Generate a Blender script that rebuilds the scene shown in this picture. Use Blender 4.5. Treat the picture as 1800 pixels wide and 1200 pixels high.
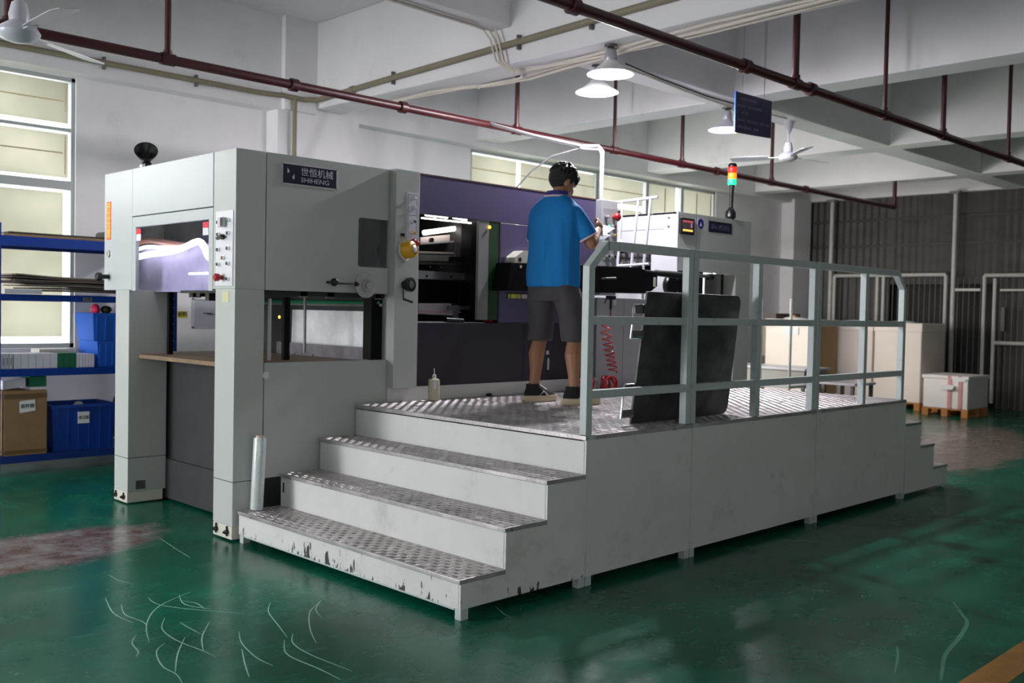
import bpy, bmesh, math, random
from mathutils import Vector, Matrix, noise
random.seed(7)
PI = math.pi
sc = bpy.context.scene
for o in list(bpy.data.objects):
    bpy.data.objects.remove(o, do_unlink=True)
COL = sc.collection

# ------------------------------------------------------------------ camera
yaw, pitch, roll, FPX = 0.788790966, -0.0304001563, 0.0202643679, 1729.80215
f = Vector((math.cos(yaw)*math.cos(pitch), math.sin(yaw)*math.cos(pitch), math.sin(pitch)))
rt = Vector((math.sin(yaw), -math.cos(yaw), 0)); up = rt.cross(f)
r2 = rt*math.cos(roll)+up*math.sin(roll); u2 = -rt*math.sin(roll)+up*math.cos(roll)
cam = bpy.data.cameras.new('camera'); camo = bpy.data.objects.new('camera', cam); COL.objects.link(camo)
cam.sensor_width = 36; cam.lens = FPX/1800*36; cam.clip_start = 0.05; cam.clip_end = 200
m = Matrix.Identity(4)
for i in range(3):
    m[i][0] = r2[i]; m[i][1] = u2[i]; m[i][2] = -f[i]
m[0][3], m[1][3], m[2][3] = 0, 0, 1.4
camo.matrix_world = m
sc.camera = camo
cam.dof.use_dof = True; cam.dof.focus_distance = 5.2; cam.dof.aperture_fstop = 2.8
# ------------------------------------------------------------------ world, lights, exposure
sc.view_settings.view_transform = 'Standard'; sc.view_settings.look = 'None'
sc.view_settings.gamma = 1; sc.view_settings.use_curve_mapping = False
sc.view_settings.exposure = 0.47
w = bpy.data.worlds.new('world'); sc.world = w; w.use_nodes = True
bg = w.node_tree.nodes['Background']; bg.inputs[0].default_value = (0.99, 0.965, 1.0, 1); bg.inputs[1].default_value = 3.3

def area(name, loc, d, sx, sy, power, col):
    l = bpy.data.lights.new(name, 'AREA'); l.shape = 'RECTANGLE'; l.size = sx; l.size_y = sy; l.energy = power; l.color = col
    o = bpy.data.objects.new(name, l); COL.objects.link(o); o.location = loc
    o.rotation_euler = Vector(d).to_track_quat('-Z', 'Y').to_euler()
    return o
# daylight through the loading door and the windows behind the photographer
area('daylight_loading_door', (-4.8, 8.0, 1.75), (1, 0, -0.35), 1.6, 3.0, 240, (0.95, 0.965, 1.0))
area('daylight_near_window', (1.2, 9.15, 2.75), (-0.3, -1, -0.6), 1.8, 1.0, 28, (0.97, 0.98, 1.0))
area('daylight_far_window', (9.9, 9.19, 1.6), (1.0, -0.8, -1.0), 2.6, 1.2, 100, (1.0, 0.88, 0.79))
LAMP_POWER = 165

# ------------------------------------------------------------------ materials
MATS = {}
def mat(name, col, rough=0.5, metal=0.0, var=0.0, vscale=3.0, bump=0.0, bscale=40.0, emit=None, estr=0.0, trans=0.0, spec=0.5, coat=0.0, dirt=None, dscale=4.0, stretch=None, rvar=0.0):
    if name in MATS: return MATS[name]
    m = bpy.data.materials.new(name); m.use_nodes = True; nt = m.node_tree; N = nt.nodes; L = nt.links
    b = N['Principled BSDF']
    b.inputs['Base Color'].default_value = (*col, 1); b.inputs['Roughness'].default_value = rough
    b.inputs['Metallic'].default_value = metal; b.inputs['Specular IOR Level'].default_value = spec
    if coat: b.inputs['Coat Weight'].default_value = coat; b.inputs['Coat Roughness'].default_value = 0.1
    if trans: b.inputs['Transmission Weight'].default_value = trans
    if emit: b.inputs['Emission Color'].default_value = (*emit, 1); b.inputs['Emission Strength'].default_value = estr
    if var or bump or dirt or rvar:
        g = N.new('ShaderNodeNewGeometry'); mp = N.new('ShaderNodeMapping'); L.new(g.outputs['Position'], mp.inputs[0])
        if stretch: mp.inputs['Scale'].default_value = stretch
        src = mp.outputs[0]
    if var or dirt:
        n = N.new('ShaderNodeTexNoise'); n.inputs['Scale'].default_value = vscale; n.inputs['Detail'].default_value = 6; n.inputs['Roughness'].default_value = 0.62
        L.new(src, n.inputs['Vector'])
        r = N.new('ShaderNodeMapRange'); r.inputs[1].default_value = 0.3; r.inputs[2].default_value = 0.7
        r.inputs[3].default_value = 1-var; r.inputs[4].default_value = 1+var
        L.new(n.outputs['Fac'], r.inputs[0])
        mx = N.new('ShaderNodeVectorMath'); mx.operation = 'SCALE'; mx.inputs[0].default_value = col; L.new(r.outputs[0], mx.inputs['Scale'])
        out = mx.outputs[0]
        if dirt:
            n2 = N.new('ShaderNodeTexNoise'); n2.inputs['Scale'].default_value = dscale; n2.inputs['Detail'].default_value = 9; n2.inputs['Roughness'].default_value = 0.75
            L.new(src, n2.inputs['Vector'])
            r3 = N.new('ShaderNodeMapRange'); r3.inputs[1].default_value = 0.56; r3.inputs[2].default_value = 0.72; r3.inputs[3].default_value = 0; r3.inputs[4].default_value = dirt[3]
            L.new(n2.outputs['Fac'], r3.inputs[0])
            mm = N.new('ShaderNodeMix'); mm.data_type = 'RGBA'; mm.inputs['B'].default_value = (*dirt[:3], 1)
            L.new(r3.outputs[0], mm.inputs['Factor']); L.new(out, mm.inputs['A']); out = mm.outputs['Result']
        L.new(out, b.inputs['Base Color'])
    if rvar:
        n4 = N.new('ShaderNodeTexNoise'); n4.inputs['Scale'].default_value = vscale*1.7; n4.inputs['Detail'].default_value = 5
        L.new(src, n4.inputs['Vector'])
        r4 = N.new('ShaderNodeMapRange'); r4.inputs[1].default_value = 0.3; r4.inputs[2].default_value = 0.7; r4.inputs[3].default_value = max(0.02, rough-rvar); r4.inputs[4].default_value = rough+rvar
        L.new(n4.outputs['Fac'], r4.inputs[0]); L.new(r4.outputs[0], b.inputs['Roughness'])
    if bump:
        n3 = N.new('ShaderNodeTexNoise'); n3.inputs['Scale'].default_value = bscale; n3.inputs['Detail'].default_value = 4
        L.new(src, n3.inputs['Vector'])
        bp = N.new('ShaderNodeBump'); bp.inputs['Strength'].default_value = bump; bp.inputs['Distance'].default_value = 0.02
        L.new(n3.outputs['Fac'], bp.inputs['Height']); L.new(bp.outputs[0], b.inputs['Normal'])
    MATS[name] = m
    return m

plaster = mat('white_plaster', (0.84, 0.825, 0.84), 0.9, var=0.05, vscale=1.2, bump=0.15, bscale=9, dirt=(0.30, 0.28, 0.25, 0.28), dscale=1.1)
plaster2 = mat('ceiling_plaster', (0.78, 0.765, 0.775), 0.9, var=0.06, vscale=0.9, bump=0.12, bscale=7, dirt=(0.30, 0.28, 0.25, 0.25), dscale=0.8)
paint = mat('machine_grey_paint', (0.47, 0.49, 0.465), 0.38, var=0.025, vscale=2.5, bump=0.03, bscale=150, rvar=0.06)
paint2 = mat('fascia_light_paint', (0.50, 0.52, 0.535), 0.35, var=0.02, vscale=3)
paint_w = mat('feeder_white_paint', (0.40, 0.405, 0.43), 0.35, var=0.03, vscale=3, dirt=(0.35, 0.34, 0.33, 0.25), dscale=5)
railm = mat('rail_grey_paint', (0.46, 0.51, 0.50), 0.42, var=0.05, vscale=12, dirt=(0.2, 0.2, 0.19, 0.5), dscale=16)
stairp = mat('stair_panel_paint', (0.62, 0.625, 0.605), 0.5, var=0.06, vscale=2.4, dirt=(0.30, 0.28, 0.25, 0.45), dscale=3.2)
purple = mat('purple_paint', (0.075, 0.060, 0.135), 0.42, var=0.06, vscale=3, dirt=(0.05, 0.045, 0.09, 0.5), dscale=5)
dpurple = mat('dark_purple_paint', (0.012, 0.0105, 0.022), 0.45, var=0.1, vscale=3)
black = mat('black_metal', (0.0035, 0.0035, 0.004), 0.45, spec=0.12)
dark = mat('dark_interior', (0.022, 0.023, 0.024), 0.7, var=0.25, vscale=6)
steel = mat('brushed_steel', (0.5, 0.5, 0.5), 0.35, 0.9, var=0.12, vscale=14)
dsteel = mat('dark_steel', (0.16, 0.15, 0.155), 0.42, 0.7, var=0.3, vscale=10)
alu = mat('aluminium_light', (0.62, 0.60, 0.60), 0.4, 0.3, var=0.1, vscale=10)
chrome = mat('chrome', (0.8, 0.8, 0.8), 0.12, 1.0)
oldplate = mat('blackened_plate', (0.075, 0.073, 0.070), 0.45, 0.5, var=0.45, vscale=7, dirt=(0.12, 0.11, 0.10, 0.7), dscale=9, rvar=0.15)
tread = mat('tread_plate', (0.46, 0.43, 0.43), 0.36, 0.6, var=0.2, vscale=5, dirt=(0.15, 0.135, 0.13, 0.6), dscale=2.6, rvar=0.10)
bluerack = mat('blue_rack_paint', (0.002, 0.040, 0.30), 0.5, var=0.06, vscale=5, spec=0.25)
dblue = mat('blue_rack_dark', (0.006, 0.028, 0.19), 0.4, var=0.06, vscale=5)
bluebin = mat('blue_plastic', (0.008, 0.05, 0.33), 0.35, var=0.05, vscale=6)
blight = mat('bright_blue_plastic', (0.006, 0.12, 0.62), 0.6, var=0.05, vscale=6)
card = mat('brown_cardboard', (0.30, 0.18, 0.09), 0.85, var=0.08, vscale=7, dirt=(0.2, 0.11, 0.05, 0.4), dscale=5)
tape = mat('packing_tape', (0.16, 0.085, 0.035), 0.4)
white = mat('white_paper', (0.78, 0.78, 0.80), 0.7, var=0.02, vscale=6)
whitebox = mat('white_carton', (0.70, 0.69, 0.78), 0.6, var=0.03, vscale=9)
greenbox = mat('green_carton', (0.005, 0.14, 0.06), 0.6, var=0.08, vscale=9)
ink = mat('black_ink', (0.008, 0.008, 0.01), 0.6)
navy = mat('navy_plate', (0.008, 0.006, 0.035), 0.3)
silver = mat('silver_lettering', (0.62, 0.62, 0.68), 0.4, 0.2)
fadednavy = mat('faded_lettering', (0.10, 0.10, 0.17), 0.4)
redpipe = mat('red_pipe_paint', (0.050, 0.004, 0.006), 0.38, var=0.15, vscale=6, dirt=(0.03, 0.01, 0.01, 0.5), dscale=6)
olive = mat('olive_conduit', (0.23, 0.20, 0.135), 0.55, var=0.08, vscale=5)
cablem = mat('cream_cable', (0.66, 0.60, 0.52), 0.5, var=0.05, vscale=9)
pvc = mat('white_pvc', (0.44, 0.42, 0.44), 0.35)
wood = mat('pallet_wood', (0.50, 0.20, 0.06), 0.75, var=0.2, vscale=12, stretch=(1, 6, 6))
woodtop = mat('stained_wood_board', (0.20, 0.13, 0.075), 0.6, var=0.3, vscale=5, dirt=(0.62, 0.30, 0.02, 0.9), dscale=6)
wrap = mat('cream_wrap_paper', (0.86, 0.75, 0.68), 0.6, var=0.04, vscale=2, bump=0.2, bscale=5)
wrap2 = mat('white_wrap_paper', (0.82, 0.76, 0.74), 0.6, var=0.04, vscale=3, bump=0.2, bscale=6)
kraft = mat('kraft_side', (0.30, 0.19, 0.085), 0.8, var=0.1, vscale=5)
cabm = mat('brown_cabinet', (0.10, 0.075, 0.065), 0.6, var=0.1, vscale=4)
clad = mat('dark_cladding', (0.055, 0.048, 0.045), 0.55, var=0.2, vscale=2, stretch=(1, 1, 3))
fence = mat('fence_tube_white', (0.55, 0.53, 0.51), 0.45, var=0.1, vscale=8)
fabwhite = mat('white_enamel', (0.55, 0.53, 0.60), 0.3)
lampgrey = mat('lamp_shade_grey', (0.45, 0.44, 0.48), 0.35, 0.3)
lampin = mat('lamp_shade_inside', (0.9, 0.9, 0.9), 0.5)
bulbm = mat('lamp_glow', (1, 1, 1), 0.5, emit=(0.93, 0.93, 1.0), estr=14)
tubem = mat('tube_glow', (1, 1, 1), 0.5, emit=(1.0, 0.93, 0.88), estr=5)
stripm = mat('reflection_glow', (1, 1, 1), 0.5, emit=(0.95, 0.96, 1.0), estr=2.2)  # wavy reflections in the acrylic window, built as glow
amber = mat('amber_led', (1, 0.5, 0.05), 0.4, emit=(1.0, 0.45, 0.03), estr=4)
greenled = mat('green_led', (0.1, 0.9, 0.4), 0.4, emit=(0.05, 0.8, 0.3), estr=1.2)
redglow = mat('red_lens_lit', (0.7, 0.02, 0.02), 0.3, emit=(0.9, 0.02, 0.01), estr=0.9)
ambglow = mat('amber_lens_lit', (0.9, 0.3, 0.02), 0.3, emit=(1.0, 0.22, 0.02), estr=0.9)
grnglow = mat('green_lens_lit', (0.02, 0.6, 0.3), 0.3, emit=(0.02, 0.75, 0.30), estr=0.8)
redp = mat('red_plastic', (0.35, 0.012, 0.015), 0.3)
yellowp = mat('yellow_plastic', (0.70, 0.36, 0.01), 0.35)
greenp = mat('green_plastic', (0.01, 0.16, 0.08), 0.35)
cream = mat('cream_plastic', (0.62, 0.60, 0.52), 0.45)
knobk = mat('black_plastic', (0.006, 0.006, 0.007), 0.35, spec=0.4)
lgrey = mat('light_grey_plate', (0.55, 0.55, 0.58), 0.4, 0.1)
grdoor = mat('green_guard', (0.002, 0.035, 0.005), 0.5, emit=None)
greyfr = mat('grey_frame', (0.20, 0.205, 0.20), 0.5, var=0.1, vscale=6)
skin = mat('skin', (0.33, 0.155, 0.085), 0.55, var=0.05, vscale=12)
hairm = mat('black_hair', (0.010, 0.009, 0.010), 0.38, bump=0.8, bscale=120)
shirtm = mat('blue_polo_fabric', (0.001, 0.185, 0.52), 0.85, var=0.04, vscale=30)
collarm = mat('navy_collar', (0.03, 0.025, 0.20), 0.8)
trimw = mat('white_trim', (0.65, 0.50, 0.55), 0.8)
shortm = mat('grey_shorts_fabric', (0.062, 0.056, 0.062), 0.85, var=0.1, vscale=12)
sock = mat('black_sock', (0.008, 0.008, 0.009), 0.9)
sole = mat('cream_sole', (0.50, 0.42, 0.29), 0.6)
bottlem = mat('dirty_bottle_plastic', (0.52, 0.49, 0.36), 0.4, var=0.1, vscale=20, dirt=(0.14, 0.12, 0.08, 0.7), dscale=25)
filmroll = mat('stretch_film', (0.62, 0.68, 0.68), 0.16, var=0.04, vscale=20, bump=0.3, bscale=40, coat=0.5)
yellowline = mat('yellow_floor_paint', (0.36, 0.17, 0.03), 0.5, var=0.3, vscale=6, dirt=(0.05, 0.05, 0.04, 0.8), dscale=9)
scratchm = mat('floor_scratch', (0.30, 0.50, 0.42), 0.6)
scratchg = mat('floor_scratch_green', (0.06, 0.24, 0.13), 0.6)
orange = mat('orange_paper', (0.78, 0.13, 0.03), 0.7, emit=None)
gold = mat('gold_lettering', (0.95, 0.62, 0.08), 0.5)
pinkm = mat('pink_plastic', (0.8, 0.03, 0.14), 0.4)
yelab = mat('yellow_label', (0.62, 0.55, 0.02), 0.6)
redlab = mat('red_label', (0.75, 0.03, 0.05), 0.6)
pinkstripe = mat('pink_stripe', (0.62, 0.28, 0.30), 0.6)

def glassmat(name, tint, refl):
    m = bpy.data.materials.new(name); m.use_nodes = True; nt = m.node_tree; N = nt.nodes; L = nt.links
    N.remove(N['Principled BSDF'])
    t = N.new('ShaderNodeBsdfTransparent'); t.inputs[0].default_value = (*tint, 1)
    g = N.new('ShaderNodeBsdfGlossy'); g.inputs['Roughness'].default_value = 0.03
    mx = N.new('ShaderNodeMixShader'); mx.inputs[0].default_value = refl
    L.new(t.outputs[0], mx.inputs[1]); L.new(g.outputs[0], mx.inputs[2]); L.new(mx.outputs[0], N['Material Output'].inputs[0])
    return m
glass = glassmat('window_glass', (0.93, 0.97, 0.95), 0.06)
acrylic = glassmat('clear_acrylic', (0.86, 0.84, 0.95), 0.05)
def filmmat():
    m = bpy.data.materials.new('cream_blind_film'); m.use_nodes = True; nt = m.node_tree; N = nt.nodes; L = nt.links
    N.remove(N['Principled BSDF'])
    d = N.new('ShaderNodeBsdfDiffuse'); d.inputs[0].default_value = (0.50, 0.48, 0.42, 1)
    t = N.new('ShaderNodeBsdfTranslucent'); t.inputs[0].default_value = (0.43, 0.415, 0.345, 1)
    n = N.new('ShaderNodeTexNoise'); n.inputs['Scale'].default_value = 1.3; n.inputs['Detail'].default_value = 3
    g = N.new('ShaderNodeNewGeometry'); L.new(g.outputs['Position'], n.inputs['Vector'])
    r = N.new('ShaderNodeMapRange'); r.inputs[1].default_value = 0.3; r.inputs[2].default_value = 0.7; r.inputs[3].default_value = 0.8; r.inputs[4].default_value = 1.05
    L.new(n.outputs['Fac'], r.inputs[0])
    v = N.new('ShaderNodeVectorMath'); v.operation = 'SCALE'; v.inputs[0].default_value = (0.57, 0.55, 0.485); L.new(r.outputs[0], v.inputs['Scale'])
    L.new(v.outputs[0], t.inputs[0])
    mx = N.new('ShaderNodeMixShader'); mx.inputs[0].default_value = 0.85
    L.new(d.outputs[0], mx.inputs[1]); L.new(t.outputs[0], mx.inputs[2]); L.new(mx.outputs[0], N['Material Output'].inputs[0])
    return m
film = filmmat()

def floormat():
    m = bpy.data.materials.new('green_epoxy_floor'); m.use_nodes = True; nt = m.node_tree; N = nt.nodes; L = nt.links
    b = N['Principled BSDF']; g = N.new('ShaderNodeNewGeometry')
    def noi(scale, det=6, rough=0.6, st=None):
        n = N.new('ShaderNodeTexNoise'); n.inputs['Scale'].default_value = scale; n.inputs['Detail'].default_value = det; n.inputs['Roughness'].default_value = rough
        if st:
            mp = N.new('ShaderNodeMapping'); mp.inputs['Scale'].default_value = st; mp.inputs['Rotation'].default_value = (0, 0, 0.35); L.new(g.outputs['Position'], mp.inputs[0]); L.new(mp.outputs[0], n.inputs['Vector'])
        else: L.new(g.outputs['Position'], n.inputs['Vector'])
        return n
    def rng(s, a, b_, c, d):
        r = N.new('ShaderNodeMapRange'); r.inputs[1].default_value = a; r.inputs[2].default_value = b_; r.inputs[3].default_value = c; r.inputs[4].default_value = d; L.new(s, r.inputs[0]); return r.outputs[0]
    def mix(fac, a, bb):
        x = N.new('ShaderNodeMix'); x.data_type = 'RGBA'; L.new(fac, x.inputs['Factor'])
        for k, v in (('A', a), ('B', bb)):
            if isinstance(v, tuple): x.inputs[k].default_value = (*v, 1)
            else: L.new(v, x.inputs[k])
        return x.outputs['Result']
    n1 = noi(1.1, 7, 0.65)
    c = mix(rng(n1.outputs['Fac'], 0.35, 0.65, 0, 1), (0.003, 0.068, 0.037), (0.005, 0.145, 0.083))
    n2 = noi(5, 9, 0.7, (1, 2.6, 1))
    c = mix(rng(n2.outputs['Fac'], 0.55, 0.8, 0, 0.35), c, (0.09, 0.27, 0.20))
    # worn strip where trolleys have rubbed the paint down to concrete, left, and at the far aisle
    def blob(cx, cy, sx, sy, rot):
        mp = N.new('ShaderNodeMapping'); mp.vector_type = 'TEXTURE'; mp.inputs['Location'].default_value = (cx, cy, 0); mp.inputs['Rotation'].default_value = (0, 0, rot); mp.inputs['Scale'].default_value = (sx, sy, 5)
        L.new(g.outputs['Position'], mp.inputs[0])
        gr = N.new('ShaderNodeTexGradient'); gr.gradient_type = 'SPHERICAL'; L.new(mp.outputs[0], gr.inputs[0]); return gr.outputs['Fac']
    n3 = noi(2.2, 9, 0.7, (1.0, 3.5, 1))
    def worn(bl):
        a = N.new('ShaderNodeMath'); a.operation = 'MULTIPLY_ADD'; a.inputs[1].default_value = 1.6; L.new(bl, a.inputs[0])
        s = N.new('ShaderNodeMath'); s.operation = 'SUBTRACT'; s.inputs[1].default_value = 0.95; L.new(n3.outputs['Fac'], s.inputs[0]); L.new(s.outputs[0], a.inputs[2]); return rng(a.outputs[0], 0.0, 0.25, 0, 1)
    w1 = worn(blob(1.9, 5.75, 1.35, 0.62, 0.18)); w2 = worn(blob(11.5, 4.2, 3.6, 0.9, 0.25)); w3 = worn(blob(13.2, 3.0, 2.6, 0.6, 0.4))
    wc = mix(rng(noi(6, 8, 0.7).outputs['Fac'], 0.4, 0.62, 0, 1), (0.13, 0.065, 0.055), (0.30, 0.28, 0.27))
    wm = N.new('ShaderNodeMath'); wm.operation = 'MAXIMUM'; L.new(w2, wm.inputs[0]); L.new(w3, wm.inputs[1])
    c = mix(w1, c, wc); c = mix(wm.outputs[0], c, (0.22, 0.18, 0.15))
    L.new(c, b.inputs['Base Color'])
    n5 = noi(2.0, 8, 0.7)
    L.new(rng(n5.outputs['Fac'], 0.3, 0.7, 0.14, 0.34), b.inputs['Roughness'])
    b.inputs['Specular IOR Level'].default_value = 0.22
    bp = N.new('ShaderNodeBump'); bp.inputs['Strength'].default_value = 0.12; bp.inputs['Distance'].default_value = 0.01
    L.new(noi(4, 4, 0.5).outputs['Fac'], bp.inputs['Height']); L.new(bp.outputs[0], b.inputs['Normal'])
    return m
floorm = floormat()
def chipmat():
    """stair skirt paint: chipped and scuffed near the lower edge"""
    m = stairp.copy(); m.name = 'chipped_stair_paint'; nt = m.node_tree; N = nt.nodes; L = nt.links
    b = N['Principled BSDF']; src = b.inputs['Base Color'].links[0].from_socket
    g = N.new('ShaderNodeNewGeometry'); mp = N.new('ShaderNodeMapping'); mp.inputs['Scale'].default_value = (22, 22, 7); L.new(g.outputs['Position'], mp.inputs[0])
    n = N.new('ShaderNodeTexNoise'); n.inputs['Scale'].default_value = 1.0; n.inputs['Detail'].default_value = 6; n.inputs['Roughness'].default_value = 0.7; L.new(mp.outputs[0], n.inputs['Vector'])
    n0 = N.new('ShaderNodeTexNoise'); n0.inputs['Scale'].default_value = 2.2; L.new(g.outputs['Position'], n0.inputs['Vector'])
    s = N.new('ShaderNodeSeparateXYZ'); L.new(g.outputs['Position'], s.inputs[0])
    r = N.new('ShaderNodeMapRange'); r.inputs[1].default_value = 0.04; r.inputs[2].default_value = 0.24; r.inputs[3].default_value = 0.13; r.inputs[4].default_value = -0.12; L.new(s.outputs['Z'], r.inputs[0])
    a = N.new('ShaderNodeMath'); a.operation = 'ADD'; L.new(n.outputs['Fac'], a.inputs[0]); L.new(r.outputs[0], a.inputs[1])
    a2 = N.new('ShaderNodeMath'); a2.operation = 'MULTIPLY_ADD'; a2.inputs[1].default_value = 0.35; L.new(n0.outputs['Fac'], a2.inputs[0]); L.new(a.outputs[0], a2.inputs[2])
    t = N.new('ShaderNodeMapRange'); t.inputs[1].default_value = 0.83; t.inputs[2].default_value = 0.85; L.new(a2.outputs[0], t.inputs[0])
    x = N.new('ShaderNodeMix'); x.data_type = 'RGBA'; x.inputs['B'].default_value = (0.035, 0.03, 0.03, 1); L.new(t.outputs[0], x.inputs['Factor']); L.new(src, x.inputs['A']); L.new(x.outputs['Result'], b.inputs['Base Color'])
    return m
chip = chipmat()

# ------------------------------------------------------------------ mesh helpers
class MB:
    def __init__(s): s.v = []; s.f = []
    def box(s, x0, x1, y0, y1, z0, z1):
        n = len(s.v)
        s.v += [(x0,y0,z0),(x1,y0,z0),(x1,y1,z0),(x0,y1,z0),(x0,y0,z1),(x1,y0,z1),(x1,y1,z1),(x0,y1,z1)]
        s.f += [(n,n+3,n+2,n+1),(n+4,n+5,n+6,n+7),(n,n+1,n+5,n+4),(n+1,n+2,n+6,n+5),(n+2,n+3,n+7,n+6),(n+3,n,n+4,n+7)]
        return s
    def obox(s, c, ax, ay, az):
        """oriented box, half-axes vectors"""
        c = Vector(c); ax, ay, az = Vector(ax), Vector(ay), Vector(az); n = len(s.v)
        for dz in (-1, 1):
            for dx, dy in ((-1,-1),(1,-1),(1,1),(-1,1)): s.v.append(tuple(c+ax*dx+ay*dy+az*dz))
        s.f += [(n,n+3,n+2,n+1),(n+4,n+5,n+6,n+7),(n,n+1,n+5,n+4),(n+1,n+2,n+6,n+5),(n+2,n+3,n+7,n+6),(n+3,n,n+4,n+7)]
        return s
    def prism(s, pts, axis, a0, a1):
        """polygon pts (2-D) extruded along axis 0,1,2"""
        n = len(s.v); k = len(pts)
        for a in (a0, a1):
            for p, q in pts: s.v.append((a,p,q) if axis == 0 else (p,a,q) if axis == 1 else (p,q,a))
        s.f.append(tuple(range(n, n+k))); s.f.append(tuple(range(n+2*k-1, n+k-1, -1)))
        for i in range(k):
            j = (i+1) % k; s.f.append((n+i, n+k+i, n+k+j, n+j))
        return s
    def tube(s, pts, r, seg=10, rs=None, sy=1.0, caps=True):
        pts = [Vector(p) for p in pts]; n0 = len(s.v); prev = None; K = len(pts)
        for i, p in enumerate(pts):
            t = (pts[min(i+1, K-1)]-pts[max(i-1, 0)]).normalized()
            if prev is None:
                a = Vector((0,0,1)) if abs(t.z) < 0.9 else Vector((1,0,0)); u = t.cross(a).normalized()
            else: u = (prev - t*prev.dot(t)).normalized()
            prev = u; v = t.cross(u); rr = rs[i] if rs else r
            for q in range(seg):
                an = 2*PI*q/seg; s.v.append(tuple(p+u*math.cos(an)*rr+v*math.sin(an)*rr*sy))
        for i in range(K-1):
            for q in range(seg):
                a = n0+i*seg+q; b = n0+i*seg+(q+1)%seg; s.f.append((a, b, b+seg, a+seg))
        if caps:
            s.f.append(tuple(n0+seg-1-q for q in range(seg))); s.f.append(tuple(n0+(K-1)*seg+q for q in range(seg)))
        return s
    def lathe(s, prof, c, ax=(0,0,1), seg=24):
        """prof: list of (radius, height along axis)"""
        c = Vector(c); t = Vector(ax).normalized(); a = Vector((0,0,1)) if abs(t.z) < 0.9 else Vector((1,0,0))
        u = t.cross(a).normalized(); v = t.cross(u); n0 = len(s.v)
        for r, h in prof:
            for q in range(seg):
                an = 2*PI*q/seg; s.v.append(tuple(c+t*h+(u*math.cos(an)+v*math.sin(an))*r))
        for i in range(len(prof)-1):
            for q in range(seg):
                a_ = n0+i*seg+q; b_ = n0+i*seg+(q+1)%seg; s.f.append((a_, b_, b_+seg, a_+seg))
        if prof[0][0] > 1e-4: s.f.append(tuple(n0+seg-1-q for q in range(seg)))
        if prof[-1][0] > 1e-4: s.f.append(tuple(n0+(len(prof)-1)*seg+q for q in range(seg)))
        return s
    def ell(s, c, rx, ry, rz, M=None, su=20, sv=12):
        n0 = len(s.v); c = Vector(c)
        for i in range(sv+1):
            ph = PI*i/sv
            for q in range(su):
                an = 2*PI*q/su; d = Vector((rx*math.sin(ph)*math.cos(an), ry*math.sin(ph)*math.sin(an), rz*math.cos(ph)))
                if M: d = M @ d
                s.v.append(tuple(c+d))
        for i in range(sv):
            for q in range(su):
                a = n0+i*su+q; b = n0+i*su+(q+1)%su; s.f.append((a, a+su, b+su, b))
        return s
    def loft(s, rings, caps=True):
        n0 = len(s.v); K = len(rings[0])
        for r in rings: s.v += [tuple(p) for p in r]
        for i in range(len(rings)-1):
            for q in range(K):
                a = n0+i*K+q; b = n0+i*K+(q+1)%K; s.f.append((a, b, b+K, a+K))
        if caps: s.f.append(tuple(n0+K-1-q for q in range(K))); s.f.append(tuple(n0+(len(rings)-1)*K+q for q in range(K)))
        return s
def worigin(o):
    p = Vector((0,0,0))
    while o is not None: p = p+o.location; o = o.parent
    return p
def B(name, mb, m, parent=None, smooth=False, bevel=0, kind=None, label=None, cat=None, group=None, origin=None):
    me = bpy.data.meshes.new(name)
    po = worigin(parent) if parent else Vector((0,0,0))
    og = Vector(origin) if origin is not None else po
    me.from_pydata([tuple(Vector(v)-og) for v in mb.v], [], mb.f); me.validate()
    bm = bmesh.new(); bm.from_mesh(me); bmesh.ops.recalc_face_normals(bm, faces=bm.faces); bm.to_mesh(me); bm.free()
    if smooth:
        for p in me.polygons: p.use_smooth = True
        try: me.set_sharp_from_angle(angle=math.radians(40))
        except Exception: pass
    me.materials.append(m)
    o = bpy.data.objects.new(name, me); COL.objects.link(o)
    if parent: o.parent = parent
    o.location = og-po
    if bevel:
        bv = o.modifiers.new('bevel', 'BEVEL'); bv.width = bevel; bv.segments = 2; bv.limit_method = 'ANGLE'
    if kind: o['kind'] = kind
    tag(o, label, cat, group)
    return o
def tag(o, label=None, cat=None, group=None):
    if label: o['label'] = label
    if cat: o['category'] = cat
    if group: o['group'] = group
    return o
def thing(name, label, cat, loc, group=None):
    o = bpy.data.objects.new(name, None); COL.objects.link(o); o.location = loc; o.empty_display_size = 0.1
    return tag(o, label, cat, group)
def copy_tree(o, loc, label=None, group=None):
    def rec(a, par):
        c = a.copy(); COL.objects.link(c)
        if par: c.parent = par
        for ch in list(a.children): rec(ch, c)
        return c
    c = rec(o, o.parent); c.location = loc
    if label: c['label'] = label
    if group: c['group'] = group
    return c
def X(x0,x1,y0,y1,z0,z1): return MB().box(x0,x1,y0,y1,z0,z1)
def text(s, size, origin, xd, yd, m, parent, name='lettering', ext=0.0008, align='LEFT', sx=1.0, bold=0.0):
    c = bpy.data.curves.new('t', 'FONT'); c.body = s; c.size = size; c.extrude = ext; c.align_x = align; c.align_y = 'CENTER'; c.resolution_u = 2; c.offset = bold
    o = bpy.data.objects.new('t', c); COL.objects.link(o)
    bpy.context.view_layer.update()
    dg = bpy.context.evaluated_depsgraph_get()
    me = bpy.data.meshes.new_from_object(o.evaluated_get(dg)); bpy.data.objects.remove(o, do_unlink=True)
    xd = Vector(xd).normalized(); yd = Vector(yd).normalized(); zd = xd.cross(yd)
    po = worigin(parent) if parent else Vector((0,0,0)); og = Vector(origin)
    for v in me.vertices: v.co = xd*v.co.x*sx + yd*v.co.y + zd*v.co.z + (og-po)
    me.materials.clear(); me.materials.append(m); me.name = name
    o = bpy.data.objects.new(name, me); COL.objects.link(o)
    if parent: o.parent = parent
    return o

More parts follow.
